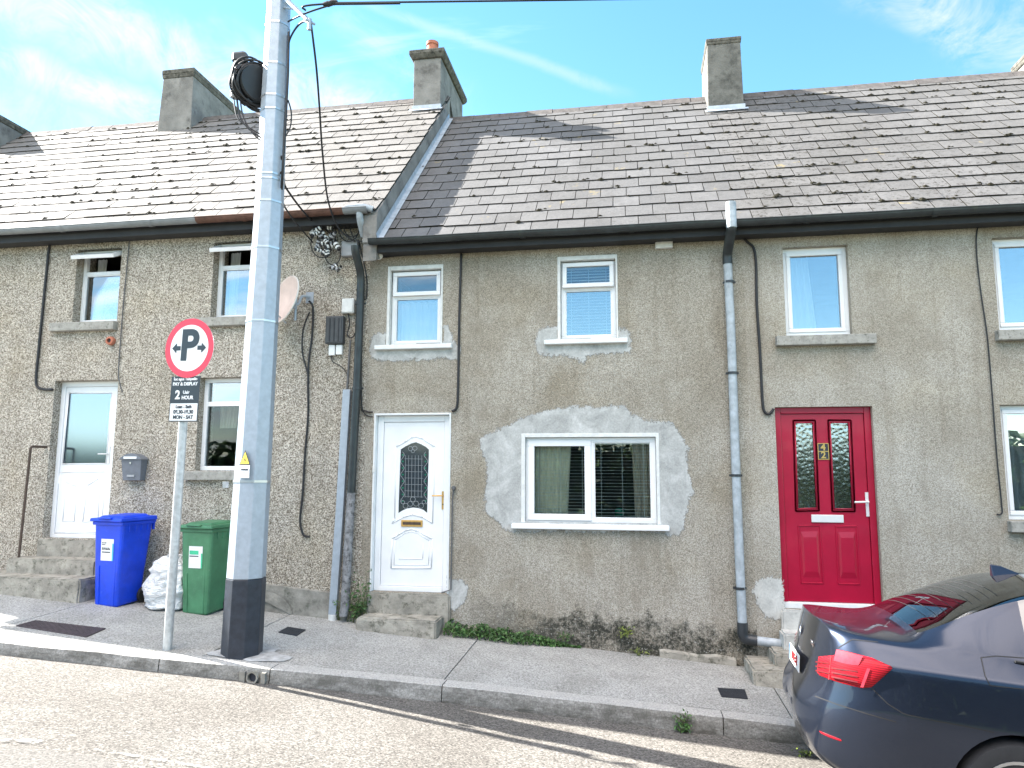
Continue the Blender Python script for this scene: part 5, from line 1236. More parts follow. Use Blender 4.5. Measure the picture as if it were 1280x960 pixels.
# cable coil and splice closure strapped to the pole
cc = aty(318, 106, -1.62); ax = Vector((.86, -.50, -.08)).normalized()
root2 = thing('cable_coil', cc, 'black coil of spare cable with ribbed closure hung on the pole above the roofs', 'cable coil')
mb = MB(); rng = random.Random(5)
e1 = ax.orthogonal().normalized(); e2 = ax.cross(e1)
for k in range(11):
    rr = rng.uniform(.20, .26); o_ = ax*rng.uniform(-.05, .05); ph = rng.uniform(0, 6); el_ = rng.uniform(.9, 1.15)
    mb.tube([cc + o_ + e1*(cos(t)*rr*el_) + e2*(sin(t)*rr/el_) + ax*.02*sin(2*t+ph) for t in frange(0, 2*pi, 28)], .011, 5)
adopt(mb.build('coil', W['cable'], None, smooth=True), root2)
mb = MB()
for t0 in (.5, 2.1, 3.7, 5.2):
    for s_ in (-1, 1): mb.tube([cc + ax*.06*s_ + (e1*cos(t0+dt)+e2*sin(t0+dt))*.235 for dt in (-.12, 0, .12)], .014, 5)
    mb.tube([cc, cc+(e1*cos(t0)+e2*sin(t0))*.24], .014, 5)
mb.lathe([(.03, -.075), (.185, -.07), (.20, -.05), (.20, .05), (.185, .07), (.03, .075)], cc, ax, 24)
adopt(mb.build('cradle', W['black'], None), root2)
cyl = aty(296, 100, -1.72)
for k in range(9):
    mb = MB() if k == 0 else mb; z = cyl.z - .15 + k*.036
    mb.lathe([(.050, -.006), (.062, -.002), (.062, .010), (.050, .014)], (cyl.x+.012*k*.3, cyl.y, z), (.1, 0, 1), 12)
mb.lathe([(.048, -.2), (.048, .19)], cyl, (.06, 0, 1), 12); adopt(mb.build('ribbed_closure', W['greyplastic'], None), root2)
mb = MB(); mb.box(cyl.x-.06, cyl.x+.10, cyl.y-.04, cyl.y+.06, cyl.z+.19, cyl.z+.31); adopt(mb.build('closure_cap', W['black'], None, bevel=.03), root2)
mb = MB()
def smooth_pts(pts, n=8):
    out = []
    for i in range(len(pts)-1):
        p0, p1, p2, p3 = pts[max(0, i-1)], pts[i], pts[i+1], pts[min(len(pts)-1, i+2)]
        for k in range(n):
            t = k/n; out.append(.5*((2*p1)+(p2-p0)*t+(2*p0-5*p1+4*p2-p3)*t*t+(3*p1-p0-3*p2+p3)*t**3))
    return out+[pts[-1]]
for dx, r_ in ((0, .010), (4, .008), (-4, .008)):
    mb.tube(smooth_pts([aty(296+dx, 122, -1.72), aty(300+dx, 145, -1.74), aty(310+dx, 160+dx, -1.75), aty(326, 172+dx, -1.73)]), r_, 5)
adopt(mb.build('cable_tail', W['cable'], None, smooth=True), root2)

# overhead and drop wires
def wire(pts, r, label, group=None, name='overhead_wire', mat='cable', n=10):
    mb = MB(); mb.tube(smooth_pts(pts, n), r, 6); return tag(mb.build(name, W[mat], smooth=True), label, 'wire', group)
A = aty(381, 13, -1.9); B = aty(418, 4.5, -1.9); Cc = aty(770, -1, -1.45); E_ = Cc + (Cc-B)*3.0
o = wire([A, B, Cc, E_], .010, 'thin dark overhead wire running right from the pole top across the sky')
mb = MB(); mb.tube([aty(418, 4.5, -1.9), aty(500, 3.5, -1.86)], .017, 6); mb.lathe([(.02, -.05), (.03, 0), (.02, .05)], aty(410, 5, -1.9), (1, 0, 0), 8); mb.lathe([(.02, -.04), (.03, 0), (.02, .04)], aty(417, 3, -1.9), (1, .1, 0), 8)
mb.build('wire_clamp', W['cable'], None, smooth=True, auto=40).parent = o
wire([aty(360, 27, -1.7), aty(374, 20, -1.85), aty(392, 13, -1.9), aty(418, 5, -1.9)], .009, 'short sagging tail from the bracket arm to the overhead wire clamp')
wire([aty(388, 24, -1.95), aty(395, 80, -1.7), aty(399, 130, -1.4), aty(403, 190, -1.0), aty(410, 250, -.5), aty(424, 286, -.2), aty(444, 302, -.1)], .012, 'black drop cable from the bracket arm down to the clamps at the house corner')
wire([aty(386, 29, -1.93), aty(379, 27, -1.85), aty(370, 35, -1.75), aty(362, 50, -1.68), aty(360, 66, -1.66)], .011, 'short black cable arching from the bracket arm onto the pole')
wire([aty(360, 125, -1.66), aty(364, 140, -1.62), aty(363, 158, -1.62), aty(356, 172, -1.66)], .008, 'small cable loop on the pole beside the rear straps')
wire([aty(352, 195, -1.66), aty(355, 228, -1.4), aty(363, 243, -1.1), aty(378, 263, -.5), aty(393, 280, -.12)], .012, 'upper of two black cables looping from the pole to the clamp tangle')
wire([aty(351, 215, -1.66), aty(353, 250, -1.3), aty(362, 268, -.9), aty(376, 286, -.4), aty(391, 303, -.1)], .010, 'lower of two black cables looping from the pole to the clamp tangle')

# ------------------------------------------------------------------ parking sign
sb = onpave(209, 812); sb.z = gz(sb.x, sb.y); stp = aty(233, 470, sb.y)
root = thing('parking_sign', sb, 'round red ringed no-parking-beyond sign with P and arrows on a galvanised post at the kerb', 'road sign')
mb = MB(); mb.tube([sb-Vector((0, 0, .1)), stp], .043, 14); adopt(mb.build('post', W['galv_post'], None, smooth=True, auto=50), root)
mb = MB(); mb.lathe([(.046, 0), (.046, .05), (.02, .052)], stp, (stp-sb).normalized(), 12)
lean = -math.atan2(stp.x-sb.x, stp.z-sb.z)
dc = aty(236.5, 435, sb.y-.07)
Md = face_cam_mat(dc, radians(-9), lean-.02)
def disc(mb, r0, r1, y, m, n=48, th=None):
    i = len(mb.v)
    for k in range(n):
        a = 2*pi*k/n; mb.v.append(tuple(Md @ Vector((cos(a)*r1, sin(a)*r1, y))))
    if r0 == 0: mb.face([i+k for k in range(n)], m)
    else:
        j = len(mb.v)
        for k in range(n):
            a = 2*pi*k/n; mb.v.append(tuple(Md @ Vector((cos(a)*r0, sin(a)*r0, y))))
        for k in range(n): mb.face((i+k, i+(k+1) % n, j+(k+1) % n, j+k), m)
R0 = .302
mb2 = MB(); i0 = len(mb2.v)
disc(mb2, 0, R0, -.004, 2); disc(mb2, .236, R0, .0, 0); disc(mb2, 0, .2365, .0005, 1)
n = 48
for k in range(n):
    a, b = 2*pi*k/n, 2*pi*(k+1)/n; mb2.quad(*[tuple(Md @ Vector((cos(t)*R0, sin(t)*R0, y))) for t, y in ((a, 0), (b, 0), (b, -.004), (a, -.004))], 2)
adopt(mb2.build('sign_disc', [W['sign_red'], W['sign_white'], W['strap']], None), root)
mb2 = MB(); tm = text_mesh('P', .43, .014); mb2.add_mesh(tm, Md @ Matrix.Translation((.0, .015, .004)))
for s in (-1, 1):
    y = .004; P2 = [(s*.105, .022), (s*.155, .022), (s*.155, .052), (s*.212, 0), (s*.155, -.052), (s*.155, -.022), (s*.105, -.022)]
    i = len(mb2.v); mb2.v += [tuple(Md @ Vector((x, yy, y))) for x, yy in P2]; mb2.face([i+k for k in range(7)])
adopt(mb2.build('sign_symbol', W['sign_black'], None), root)
pp = aty(231, 489, sb.y-.06); Mp = face_cam_mat(pp, radians(-9), lean-.01)
pw, ph = .178, .150
mb2 = MB(); plate(mb2, -pw, pw, -ph, ph, 0, 0, Mp)
for s_, sz, yy, b_ in (('Íoc agus Taispeáin', .040, .122, .001), ('PAY & DISPLAY', .046, .072, .0015), ):
    mb2.add_mesh(text_mesh(s_, sz, b_), Mp @ Matrix.Translation((0, yy, .002)), 1)
mb2.add_mesh(text_mesh('2', .12, .004), Mp @ Matrix.Translation((-.085, -.040, .002)), 1)
mb2.add_mesh(text_mesh('Uair', .046, .001), Mp @ Matrix.Translation((.02, -.012, .002)), 1); mb2.add_mesh(text_mesh('HOUR', .05, .0015), Mp @ Matrix.Translation((.04, -.066, .002)), 1)
adopt(mb2.build('pay_plate', [W['sign_black'], W['sign_white']], None), root)
pp = aty(229.3, 515, sb.y-.06); Mp = face_cam_mat(pp, radians(-9), lean-.01); mb2 = MB(); plate(mb2, -.178, .178, -.096, .096, 0, 0, Mp); plate(mb2, -.168, .168, -.086, .086, .002, 1, Mp)
for s_, sz, yy in (('Luan - Sath', .044, .052), ('08.30-18.30', .052, 0), ('MON - SAT', .050, -.053)): mb2.add_mesh(text_mesh(s_, sz, .0015), Mp @ Matrix.Translation((0, yy, .004)), 0)
adopt(mb2.build('hours_plate', [W['sign_black'], W['sign_white']], None), root)
mb2 = MB()
for dz in (.13, -.13): 
    q_ = dc + Vector((0, .055, dz)); mb2.box(q_.x-.07, q_.x+.07, q_.y-.03, q_.y+.01, q_.z-.012, q_.z+.012)
adopt(mb2.build('fixing_clip', W['strap'], None), root)

# ------------------------------------------------------------------ wheeled bins
def bin_(corner, rot, mat, label, sticker):
    """120 litre wheeled bin; local origin at the front right bottom corner, front faces -y"""
    base = Vector((corner.x, corner.y, gz(corner.x, corner.y)))
    r_ = thing('wheelie_bin', base, label, 'bin', 'wheeled bins on the pavement'); r_.rotation_euler = (0, 0, rot)
    def ch(mb, name, mat_, **k):
        o = mb.build(name, mat_, None, **k); o.parent = r_; return o
    wb, db, wt, dt, h = .345, .34, .435, .455, .985
    X = -wb/2
    P = [(X-wb/2, 0, .0), (X+wb/2, 0, .0), (X+wb/2, db, .03), (X-wb/2, db, .03), (X-wt/2, -.035, h), (X+wt/2, -.035, h), (X+wt/2, dt-.035, h), (X-wt/2, dt-.035, h)]
    mb = MB(); mb.hexa(P)
    o = ch(mb, 'bin_body', mat, bevel=.03)
    mb = MB()   # recessed channels / ribs down the front and sides
    fy = lambda z: -.035*z/h
    for sx in (-.30, .34):
        w_ = lambda z: (wb+(wt-wb)*z/h)
        mb.hexa([(X+w_(.03)*sx-.012, fy(.03)-.009, .02), (X+w_(.03)*sx+.012, fy(.03)-.009, .02), (X+w_(.03)*sx+.012, .02, .02), (X+w_(.03)*sx-.012, .02, .02), (X+w_(.5)*sx-.012, fy(.5)-.009, .47+.38*(sx > 0)), (X+w_(.5)*sx+.012, fy(.5)-.009, .47+.38*(sx > 0)), (X+w_(.5)*sx+.012, .02, .47+.38*(sx > 0)), (X+w_(.5)*sx-.012, .02, .47+.38*(sx > 0))])
    for k in range(5):
        y = .06+k*.09; mb.box(X+wt/2-.03, X+wt/2+.006, y, y+.022, h-.12, h-.02)
    mb.box(X-wt/2-.012, X+wt/2+.012, -.05, dt-.02, h-.045, h-.005)
    ch(mb, 'rim_and_ribs', mat, bevel=.006)
    mb = MB(); e = .028
    mb.hexa([(X-wt/2-e, -.085, h-.002), (X+wt/2+e, -.085, h-.002), (X+wt/2+e, dt-.0, h-.002), (X-wt/2-e, dt-.0, h-.002), (X-wt/2-e+.008, -.08, h+.035), (X+wt/2+e-.008, -.08, h+.035), (X+wt/2+e-.008, dt-.005, h+.05), (X-wt/2-e+.008, dt-.005, h+.05)])
    mb.hexa([(X-wt/2+.03, -.02, h+.036), (X+wt/2-.03, -.02, h+.036), (X+wt/2-.03, dt-.06, h+.048), (X-wt/2+.03, dt-.06, h+.048), (X-wt/2+.06, .02, h+.062), (X+wt/2-.06, .02, h+.062), (X+wt/2-.06, dt-.10, h+.075), (X-wt/2+.06, dt-.10, h+.075)])
    mb.box(X-.10, X+.10, -.105, -.06, h+.028, h+.048)
    ld = ch(mb, 'lid', mat, bevel=.01)
    mb = MB(); mb.tube([(X-wt/2+.04, dt+.03, h-.02), (X+wt/2-.04, dt+.03, h-.02)], .016, 8)
    for sx in (-1, 0, 1): mb.box(X+sx*(wt/2-.06)-.018, X+sx*(wt/2-.06)+.018, dt-.06, dt+.035, h-.045, h-.005)
    ch(mb, 'grab_handle', mat)
    for sx in (-1, 1):
        mb = MB(); mb.lathe([(.03, -.022), (.095, -.022), (.10, -.012), (.10, .012), (.095, .022), (.03, .022)], (X+sx*(wb/2+.02), db+.03, .10), (1, 0, 0), 22); ch(mb, 'wheel', W['rubber'], smooth=True, auto=40)
    # sticker
    mb = MB(); z0, z1 = .53, .78
    def fp(u, z, d_): return (X+.02+u, fy(z)-.002-d_, z)
    def fq(u0, u1, za, zb_, d_, m): mb.quad(fp(u0, za, d_), fp(u1, za, d_), fp(u1, zb_, d_), fp(u0, zb_, d_), m)
    fq(-.115, .075, z0, z1, .0015, 0)
    rng = random.Random(len(sticker))
    if sticker == 'blue':
        fq(.055, .075, z0, z1-.05, .003, 2)
        for zz_, u1 in ((.735, -.03), (.715, -.05), (.675, .02), (.66, .03)): 
            u = -.10
            while u < u1: 
                L_ = rng.uniform(.012, .03); fq(u, min(u1, u+L_), zz_-.006, zz_+.006, .003, 1); u += L_+.006
        fq(-.10, .03, .622, .634, .003, 1)
    else:
        fq(.055, .075, z0, z1-.08, .003, 2); fq(-.105, .02, .685, .73, .003, 2); fq(-.105, .02, .66, .672, .003, 1)
    s_ = ch(mb, 'sticker', [W['sticker'], W['ink'], W['st_cyan'] if sticker == 'blue' else W['st_green']])
    return r_
bin_(onpave(145.5, 760), radians(-9), W['bin_blue'], 'bright blue wheeled bin with white sticker beside the concrete steps', 'blue')
bin_(onpave(258, 770), radians(-7), W['bin_green'], 'dark green wheeled bin with white sticker partly behind the grey pole', 'greenish')
# ------------------------------------------------------------------ rubbish bag
c = onpave(199, 762); gx = c.x; gy = -.36
bm = bmesh.new(); bmesh.ops.create_icosphere(bm, subdivisions=5, radius=1)
for v in bm.verts:
    p = v.co.copy(); t = (p.z+1)/2
    hr = math.hypot(p.x, p.y); ux, uy = (p.x/hr, p.y/hr) if hr > 1e-5 else (0, 0)
    pf = min(1, (t/.05))**.5*(1-.40*t**2.0)*math.sqrt(max(0, 1-max(0, (t-.72)/.28)**2)); z = .60*max(0, t-.02)**.85
    q = Vector((ux*.27*pf, uy*.21*pf, z))
    nrm = Vector((p.x, p.y, p.z*.3)).normalized()
    an_ = math.atan2(p.y, p.x)
    cr = abs(noise.noise((p.x*2.2+3, p.y*2.2, p.z*4.5))) + .55*abs(noise.noise((p.x*4.5, p.y*4.5+2, p.z*9.5))) + .12*abs(noise.noise((p.x*10, p.y*10, p.z*17)))
    q += nrm*(.055*noise.noise((p.x*1.7+4, p.y*1.7, p.z*1.9)) + .030*noise.noise((p.x*3.6, p.y*3.6+2, p.z*5.5)) + .03*max(0, t-.45)*sin(an_*10+4*noise.noise((p.x, p.y, p.z*2))) + .010*abs(noise.noise((p.x*9, p.y*9, p.z*13)))); q.x += .05*t
    q.x += .045*noise.noise((p.z*2.3, 1, p.x)); v.co = q
me = bpy.data.meshes.new('rubbish_bag'); bm.to_mesh(me); bm.free(); me.materials.append(W['bag']); me.polygons.foreach_set('use_smooth', [True]*len(me.polygons))
o = bpy.data.objects.new('rubbish_bag', me); COL.objects.link(o); o.location = (gx, gy, gz(gx, gy)-.005)
tag(o, 'crumpled white plastic rubbish bag between the blue and green bins', 'rubbish bag')
mb = MB(); 
for k in range(7):
    a = 2*pi*k/7; mb.face([mb.vert((.06+.015*cos(a), .015*sin(a), .56)), mb.vert((.06+.015*cos(a+.9), .015*sin(a+.9), .56)), mb.vert((.06+.075*cos(a+.6), .07*sin(a+.6), .63)), mb.vert((.06+.07*cos(a), .06*sin(a), .61))])
kn = mb.build('tied_neck', W['bag'], None); kn.parent = o

# ------------------------------------------------------------------ covers in the pavement and the kerb drain
def cover(px, name, label, mat, ribs):
    P = [onpave(*p) for p in px]
    P = [Vector((p.x, p.y, gz(p.x, p.y)+.011)) for p in P]
    mb = MB(); i = len(mb.v); mb.v += [tuple(p) for p in P] + [tuple(p-Vector((0, 0, .03))) for p in P]
    mb.face((i, i+1, i+2, i+3))
    for k in range(4): mb.face((i+k, i+4+k, i+4+(k+1) % 4, i+(k+1) % 4))
    o = mb.build(name, mat, None); tag(o, label, 'cover')
    if ribs:
        m2 = MB()
        for u in range(ribs[0]):
            for v in range(ribs[1]):
                s, t = (u+.5)/ribs[0], (v+.5)/ribs[1]
                c = (P[0]*(1-s)+P[3]*s)*(1-t) + (P[1]*(1-s)+P[2]*s)*t if False else (P[0]+(P[1]-P[0])*t)+((P[3]+(P[2]-P[3])*t)-(P[0]+(P[1]-P[0])*t))*s
                d_ = .014; f = 1 if (u+v) % 2 else -1
                m2.hexa([(c.x-d_, c.y-d_*.4*f, c.z), (c.x+d_, c.y+d_*.4*f-.006, c.z), (c.x+d_, c.y+d_*.4*f, c.z), (c.x-d_, c.y-d_*.4*f+.006, c.z), (c.x-d_, c.y-d_*.4*f, c.z+.005), (c.x+d_, c.y+d_*.4*f-.006, c.z+.005), (c.x+d_, c.y+d_*.4*f, c.z+.005), (c.x-d_, c.y-d_*.4*f+.006, c.z+.005)])
        m2.build('tread_pattern', mat, None).parent = o
    return o
cover([(20, 783), (44, 776.5), (132, 786.5), (108, 797)], 'access_cover', 'large rusty purple-brown chequered cover in the pavement left of the sign post', W['cover'], (22, 9))
cover([(348, 791), (360, 784.5), (382, 788), (371, 795.5)], 'access_cover', 'small dark square cover in the pavement right of the grey pole', W['cover_dark'], None)
cover([(897, 861), (931, 863), (935, 874.5), (902, 872)], 'access_cover', 'small dark cover in the pavement below the silver downpipe', W['cover_dark'], None)
p = onpave(313, 838); x = p.x; y = kerb_y(x); z = gz(x, y)-.075
mb = MB(); mb.lathe([(.042, -.03), (.056, -.03), (.056, .03), (.042, .03)], (x, y-.015, z), (0, -1, 0), 16, close=True); mb.lathe([(.041, -.02), (.041, -.018)], (x, y-.03, z), (0, -1, 0), 14, 1)
mb.box(x-.13, x-.075, y-.035, y+.02, z-.06, z+.045); mb.box(x+.08, x+.12, y-.03, y+.02, z-.05, z+.04)
tag(mb.build('drain_outlet', [W['plinth'], W['ink']], smooth=True, auto=35), 'round drain pipe outlet in the kerb face below the grey pole', 'drain outlet')

# ------------------------------------------------------------------ weeds
def weed(base, n, spread, h, size, label, mat='leaf', stems=4, seed=1, flatten=1.0, name='weed'):
    r_ = random.Random(seed); mb = MB()
    for s in range(stems):
        tip = base + Vector((r_.gauss(0, spread[0]*.5), r_.gauss(0, spread[1]*.4)-.02, h*r_.uniform(.55, 1)))
        root_ = base + Vector((r_.gauss(0, spread[0]*.25), r_.gauss(0, spread[1]*.15), 0)); mid = (root_+tip)/2+Vector((r_.gauss(0, .02), r_.gauss(0, .02), .03))
        mb.tube([root_, mid, tip], [.005, .004, .002], 4, 1)
        for k in range(max(2, n//stems)):
            t = r_.uniform(.12, 1.0); p = root_*(1-t)**2+mid*2*t*(1-t)+tip*t*t
            leaf_quads(mb, p+Vector((r_.gauss(0, .035), r_.gauss(0, .03)-.01, r_.gauss(0, .02))), size*(1.15-.5*t), r_)
    return tag(mb.build(name, [W[mat], W['stem']], tint=True), label, 'weed')
b = aty(447, 772, -.06); b.z = gz(b.x, -.06); weed(b, 170, (.17, .08), .42, .055, 'bushy green weed between the corner downpipe and the white door step', seed=3, stems=9)
b2 = aty(456, 745, -.10); b2.z = gz(b2.x, -.1)+.1; weed(b2, 34, (.10, .06), .62, .07, 'tall spindly weed in front of the white door jamb', seed=8, stems=4)
b = aty(422, 770, -.04); b.z = gz(b.x, -.05); weed(b, 30, (.07, .04), .26, .045, 'small weed behind the foot of the galvanised trunking', seed=5, stems=4)
r_ = random.Random(14); mb = MB()
for k in range(1700):
    x = r_.uniform(-2.13, -.62); e = 1 if x < -1.2 else max(.12, 1-(x+1.2)/.55); y = -r_.random()**1.6*.20*e; x += r_.gauss(0, .01)
    h = (.02+.14*r_.random()**1.5)*e*(.6+.6*max(0, noise.noise((x*5, 2, 2))+.3)); leaf_quads(mb, Vector((x, y-.02, gz(x, y)+h)), .044, r_)
tag(mb.build('creeping_weeds', [W['leaf']], tint=True), 'low strip of creeping green weeds along the wall foot right of the white door step', 'weeds', kind='stuff')
for px, py, lb, s_, n_, h_ in ((705, 795, 'small pale weed at the wall foot under the left half of the patched window', 21, 26, .10), (779, 790, 'yellow-green weed clump growing from the stained wall foot', 22, 60, .13), (800, 811, 'tiny yellow-green weed just right of the yellow-green clump', 23, 22, .07)):
    b = aty(px, py+6, -.05); b.z = gz(b.x, -.05) if py > 800 else b.z; weed(b, n_, (.13, .05), h_, .042, lb, 'leaf_y' if s_ > 21 else 'leaf', 5, s_)
p = onpave(856, 905); bx = p.x; b = Vector((onroad(856, 914).x, 0, 0)); b.y = kerb_y(b.x)-.02; b.z = rz(b.x, b.y); weed(b, 90, (.10, .05), .17, .045, 'leafy weed growing from the gutter against the kerb', seed=31, stems=8)
b = onroad(1004, 945); b.z = rz(b.x, b.y); weed(b, 26, (.06, .05), .05, .035, 'tiny yellow-green weed on the road beside the car bumper', 'leaf_y', 5, 33)
# ------------------------------------------------------------------ parked saloon car
CARX, CARY = 1.055, -2.47
slope = math.atan(.07); zc = rz(CARX+1.05, CARY)
car = thing('parked_car', (CARX, CARY, rz(CARX, CARY)+.005), 'dark blue-grey metallic saloon parked at the kerb, its rear towards the camera', 'car')
car.rotation_euler = (math.atan(-.045), slope, radians(-4.8))
CL, HW = 4.95, .93
# stations: x, half width, [bottom z], shoulder z, belt z, deck/roof profile: (y,z) for points 8..11
def LZ(z): return z + (.15*(z-.6) if z > .6 else 0)
def st(x, w_, zb, zs, zbelt, p8, p9, p10, p11):
    zs, zbelt, p11 = LZ(zs), LZ(zbelt), LZ(p11); p8, p9, p10 = ((p[0], LZ(p[1])) for p in (p8, p9, p10))
    return (x, [(0, zb), (w_*.80, zb), (w_*.955, zb+.07), (w_*.99, max(zb+.13, .44)), (w_, .64), (w_*.985, .80), (w_*.965, zs), (w_*.90, zbelt), p8, p9, p10, (0, p11)])
S = [
 st(0.045, .62, .33, .90, 1.00, (.50, 1.055), (.42, 1.072), (.25, 1.082), 1.086),
 st(0.07, .70, .30, .93, 1.02, (.575, 1.075), (.48, 1.092), (.30, 1.102), 1.106),
 st(0.14, .785, .26, .94, 1.03, (.655, 1.075), (.55, 1.092), (.34, 1.10), 1.104),
 st(0.28, .865, .23, .945, 1.03, (.73, 1.07), (.60, 1.085), (.36, 1.095), 1.098),
 st(0.48, .905, .21, .945, 1.025, (.775, 1.065), (.64, 1.085), (.38, 1.10), 1.105),
 st(0.66, .92, .20, .945, 1.02, (.79, 1.062), (.68, 1.095), (.40, 1.118), 1.125),
 st(0.95, .927, .19, .945, 1.01, (.79, 1.075), (.655, 1.235), (.40, 1.275), 1.29),
 st(1.28, .93, .19, .942, 1.005, (.795, 1.04), (.63, 1.36), (.42, 1.415), 1.435),
 st(1.52, .93, .19, .94, 1.0, (.80, 1.03), (.615, 1.405), (.44, 1.457), 1.477),
 st(1.95, .93, .19, .935, .995, (.805, 1.02), (.605, 1.42), (.44, 1.475), 1.493),
 st(2.40, .93, .19, .93, .985, (.805, 1.01), (.60, 1.405), (.44, 1.462), 1.48),
 st(2.52, .93, .19, .93, .985, (.805, 1.01), (.60, 1.40), (.44, 1.46), 1.478),
 st(2.95, .93, .19, .92, .97, (.80, .995), (.60, 1.36), (.44, 1.42), 1.438),
 st(3.40, .925, .19, .91, .955, (.79, .98), (.66, 1.17), (.48, 1.20), 1.215),
 st(3.75, .92, .20, .895, .945, (.77, .97), (.66, 1.0), (.45, 1.03), 1.04),
 st(4.2, .905, .21, .86, .90, (.74, .925), (.60, .945), (.40, .955), .96),
 st(4.6, .84, .22, .78, .82, (.66, .845), (.55, .86), (.35, .87), .875),
 st(4.85, .70, .24, .69, .72, (.52, .74), (.42, .75), (.25, .755), .76),
 st(4.93, .56, .30, .62, .65, (.42, .67), (.33, .675), (.2, .68), .68)]
v = []; f = []; mi = []
K = 12
def ringpts(s): # closed ring: right side down.. y negative first
    x, p = s; pts = [(x, y, z) for y, z in p]; return pts + [(x, -y, z) for (x, y, z) in reversed(pts[1:-1])]
def shiftx(pts, s):  # lean of the rear: bumper sticks out, deck lip leans forward
    out = []
    for k, (x, y, z) in enumerate(pts):
        d_ = 0
        if s < 4: d_ = (-.045 if .36 < z < .66 else (.0 if z < .36 else .05*(z-.66)/.4))*(1-s/4)
        if s < 6: d_ += .22*(abs(y)/.93)**2.2*(1-s/6)**1.0*(1.0 if s > 0 else 1.0)
        out.append((x+d_, y, z))
    return out
R_ = [shiftx(ringpts(s), i) for i, s in enumerate(S)]
n = len(R_[0])
for r_ in R_: v += r_
for i in range(len(S)-1):
    for k in range(n):
        a, b = i*n+k, i*n+(k+1) % n; f.append((a, b, b+n, a+n))
        j = k if k < K-1 else n-1-k       # band index on the half profile
        m_ = 0
        if j in (9, 10) and 5 <= i <= 7: m_ = 1
        if j in (9, 10) and 12 <= i <= 13: m_ = 2
        if j == 8 and (7 <= i <= 9 or 11 <= i <= 12): m_ = 3
        mi.append(m_)
# rear and front end caps: two shrinking rings
def cap(i, dx, flip):
    global v, f, mi
    base = [v[i*n+k] for k in range(n)]; cz = .70 if i == 0 else .48
    prev = [i*n+k for k in range(n)]
    for sc, d_ in ((.72, dx*.6), (.4, dx*.9)):
        cur = []
        for (x, y, z) in base:
            xx = x + d_
            xx -= (.22*(abs(y)/.93)**2.2*(1-sc**2.2) if i == 0 else 0)
            cur.append(len(v)); v.append((xx, y*sc, cz+(z-cz)*(.25+.75*sc if False else sc)))
        for k in range(n): f.append((prev[k], prev[(k+1) % n], cur[(k+1) % n], cur[k])); mi.append(0)
        prev = cur
    f.append(tuple(prev)); mi.append(0)
cap(0, -.035, 0); cap(len(S)-1, .05, 1)
me = bpy.data.meshes.new('car_shell'); me.from_pydata(v, [], f); me.polygons.foreach_set('material_index', mi)
for k in range(5): me.materials.append(None)
bm = bmesh.new(); bm.from_mesh(me); bmesh.ops.recalc_face_normals(bm, faces=bm.faces)
cr = bm.edges.layers.float.new('crease_edge'); bm.verts.ensure_lookup_table()
def crease(i, k, val, along):
    a = bm.verts[i*n+k]; b = bm.verts[(i+1)*n+k] if along else bm.verts[i*n+(k+1) % n]
    e = bm.edges.get((a, b))
    if e: e[cr] = val
for i in range(len(S)-1):
    for kk in (6, n-6): crease(i, kk, .45, True)         # shoulder
    for kk in (2, n-2): crease(i, kk, .5, True)
    if 5 <= i <= 13:
        for kk in (8, n-8, 9, n-9): crease(i, kk, .65, True)
for k in list(range(7, 15)): crease(1, k, .9, False)        # boot lid lip
bm.to_mesh(me); bm.free()
so_ = bpy.data.objects.new('car_shell', me); COL.objects.link(so_)
sm = so_.modifiers.new('s', 'SUBSURF'); sm.levels = 3; sm.render_levels = 3
cut = bpy.data.meshes.new('cut'); cb = MB()
WH = [(1.17, -1), (1.17, 1), (4.03, -1), (4.03, 1)]; WR = .335
for x, s in WH: cb.lathe([(.375, -.20), (.375, .30)], (x, s*.86, .345), (0, s, 0), 40)
co = cb.build('cut', W['seam'], None)
bo = so_.modifiers.new('b', 'BOOLEAN'); bo.operation = 'DIFFERENCE'; bo.object = co; bo.solver = 'EXACT'
try: bo.material_mode = 'TRANSFER'
except Exception: pass
dg = bpy.context.evaluated_depsgraph_get(); ev = bpy.data.meshes.new_from_object(so_.evaluated_get(dg))
bpy.data.objects.remove(so_); bpy.data.objects.remove(co)
def well(p): return any(abs((Vector((p.center.x, 0, p.center.z))-Vector((x, 0, .345))).length) < .372 for x, s in WH) and abs(p.center.y) < .96 and p.center.z < .75
def sub_mesh(name, sel, mat, smooth=True, parent=car):
    idx = {}; V = []; F = []
    for p in ev.polygons:
        if not sel(p): continue
        ff = []
        for k in p.vertices:
            if k not in idx: idx[k] = len(V); V.append(tuple(ev.vertices[k].co))
            ff.append(idx[k])
        F.append(ff)
    m_ = bpy.data.meshes.new(name); m_.from_pydata(V, [], F); m_.materials.append(mat); m_.polygons.foreach_set('use_smooth', [smooth]*len(F)); m_.update()
    bm = bmesh.new(); bm.from_mesh(m_)
    for e in bm.edges:
        if len(e.link_faces) == 2 and e.calc_face_angle(0) > radians(38): e.smooth = False
    bm.to_mesh(m_); bm.free()
    o = bpy.data.objects.new(name, m_); COL.objects.link(o); o.parent = parent; return o
nm = [p.material_index for p in ev.polygons]
flat_well = lambda p: p.index in WELL
WELL = set(p.index for p in ev.polygons if (len(p.vertices) > 4 and well(p)) or (well(p)))
body = sub_mesh('body', lambda p: nm[p.index] == 0 and p.index not in WELL, W['paint'])
sub_mesh('wheel_arch_lining', lambda p: p.index in WELL, W['seam'], False)
rw = sub_mesh('rear_window', lambda p: nm[p.index] == 1 and p.index not in WELL and p.center.z > .9 and p.center.x < 2, W['glass_car']); sub_mesh('windscreen', lambda p: nm[p.index] == 2, W['glass_car'])
for s in (-1, 1): sub_mesh('side_window', lambda p: nm[p.index] == 3 and p.center.y*s > 0, W['glass_car'])
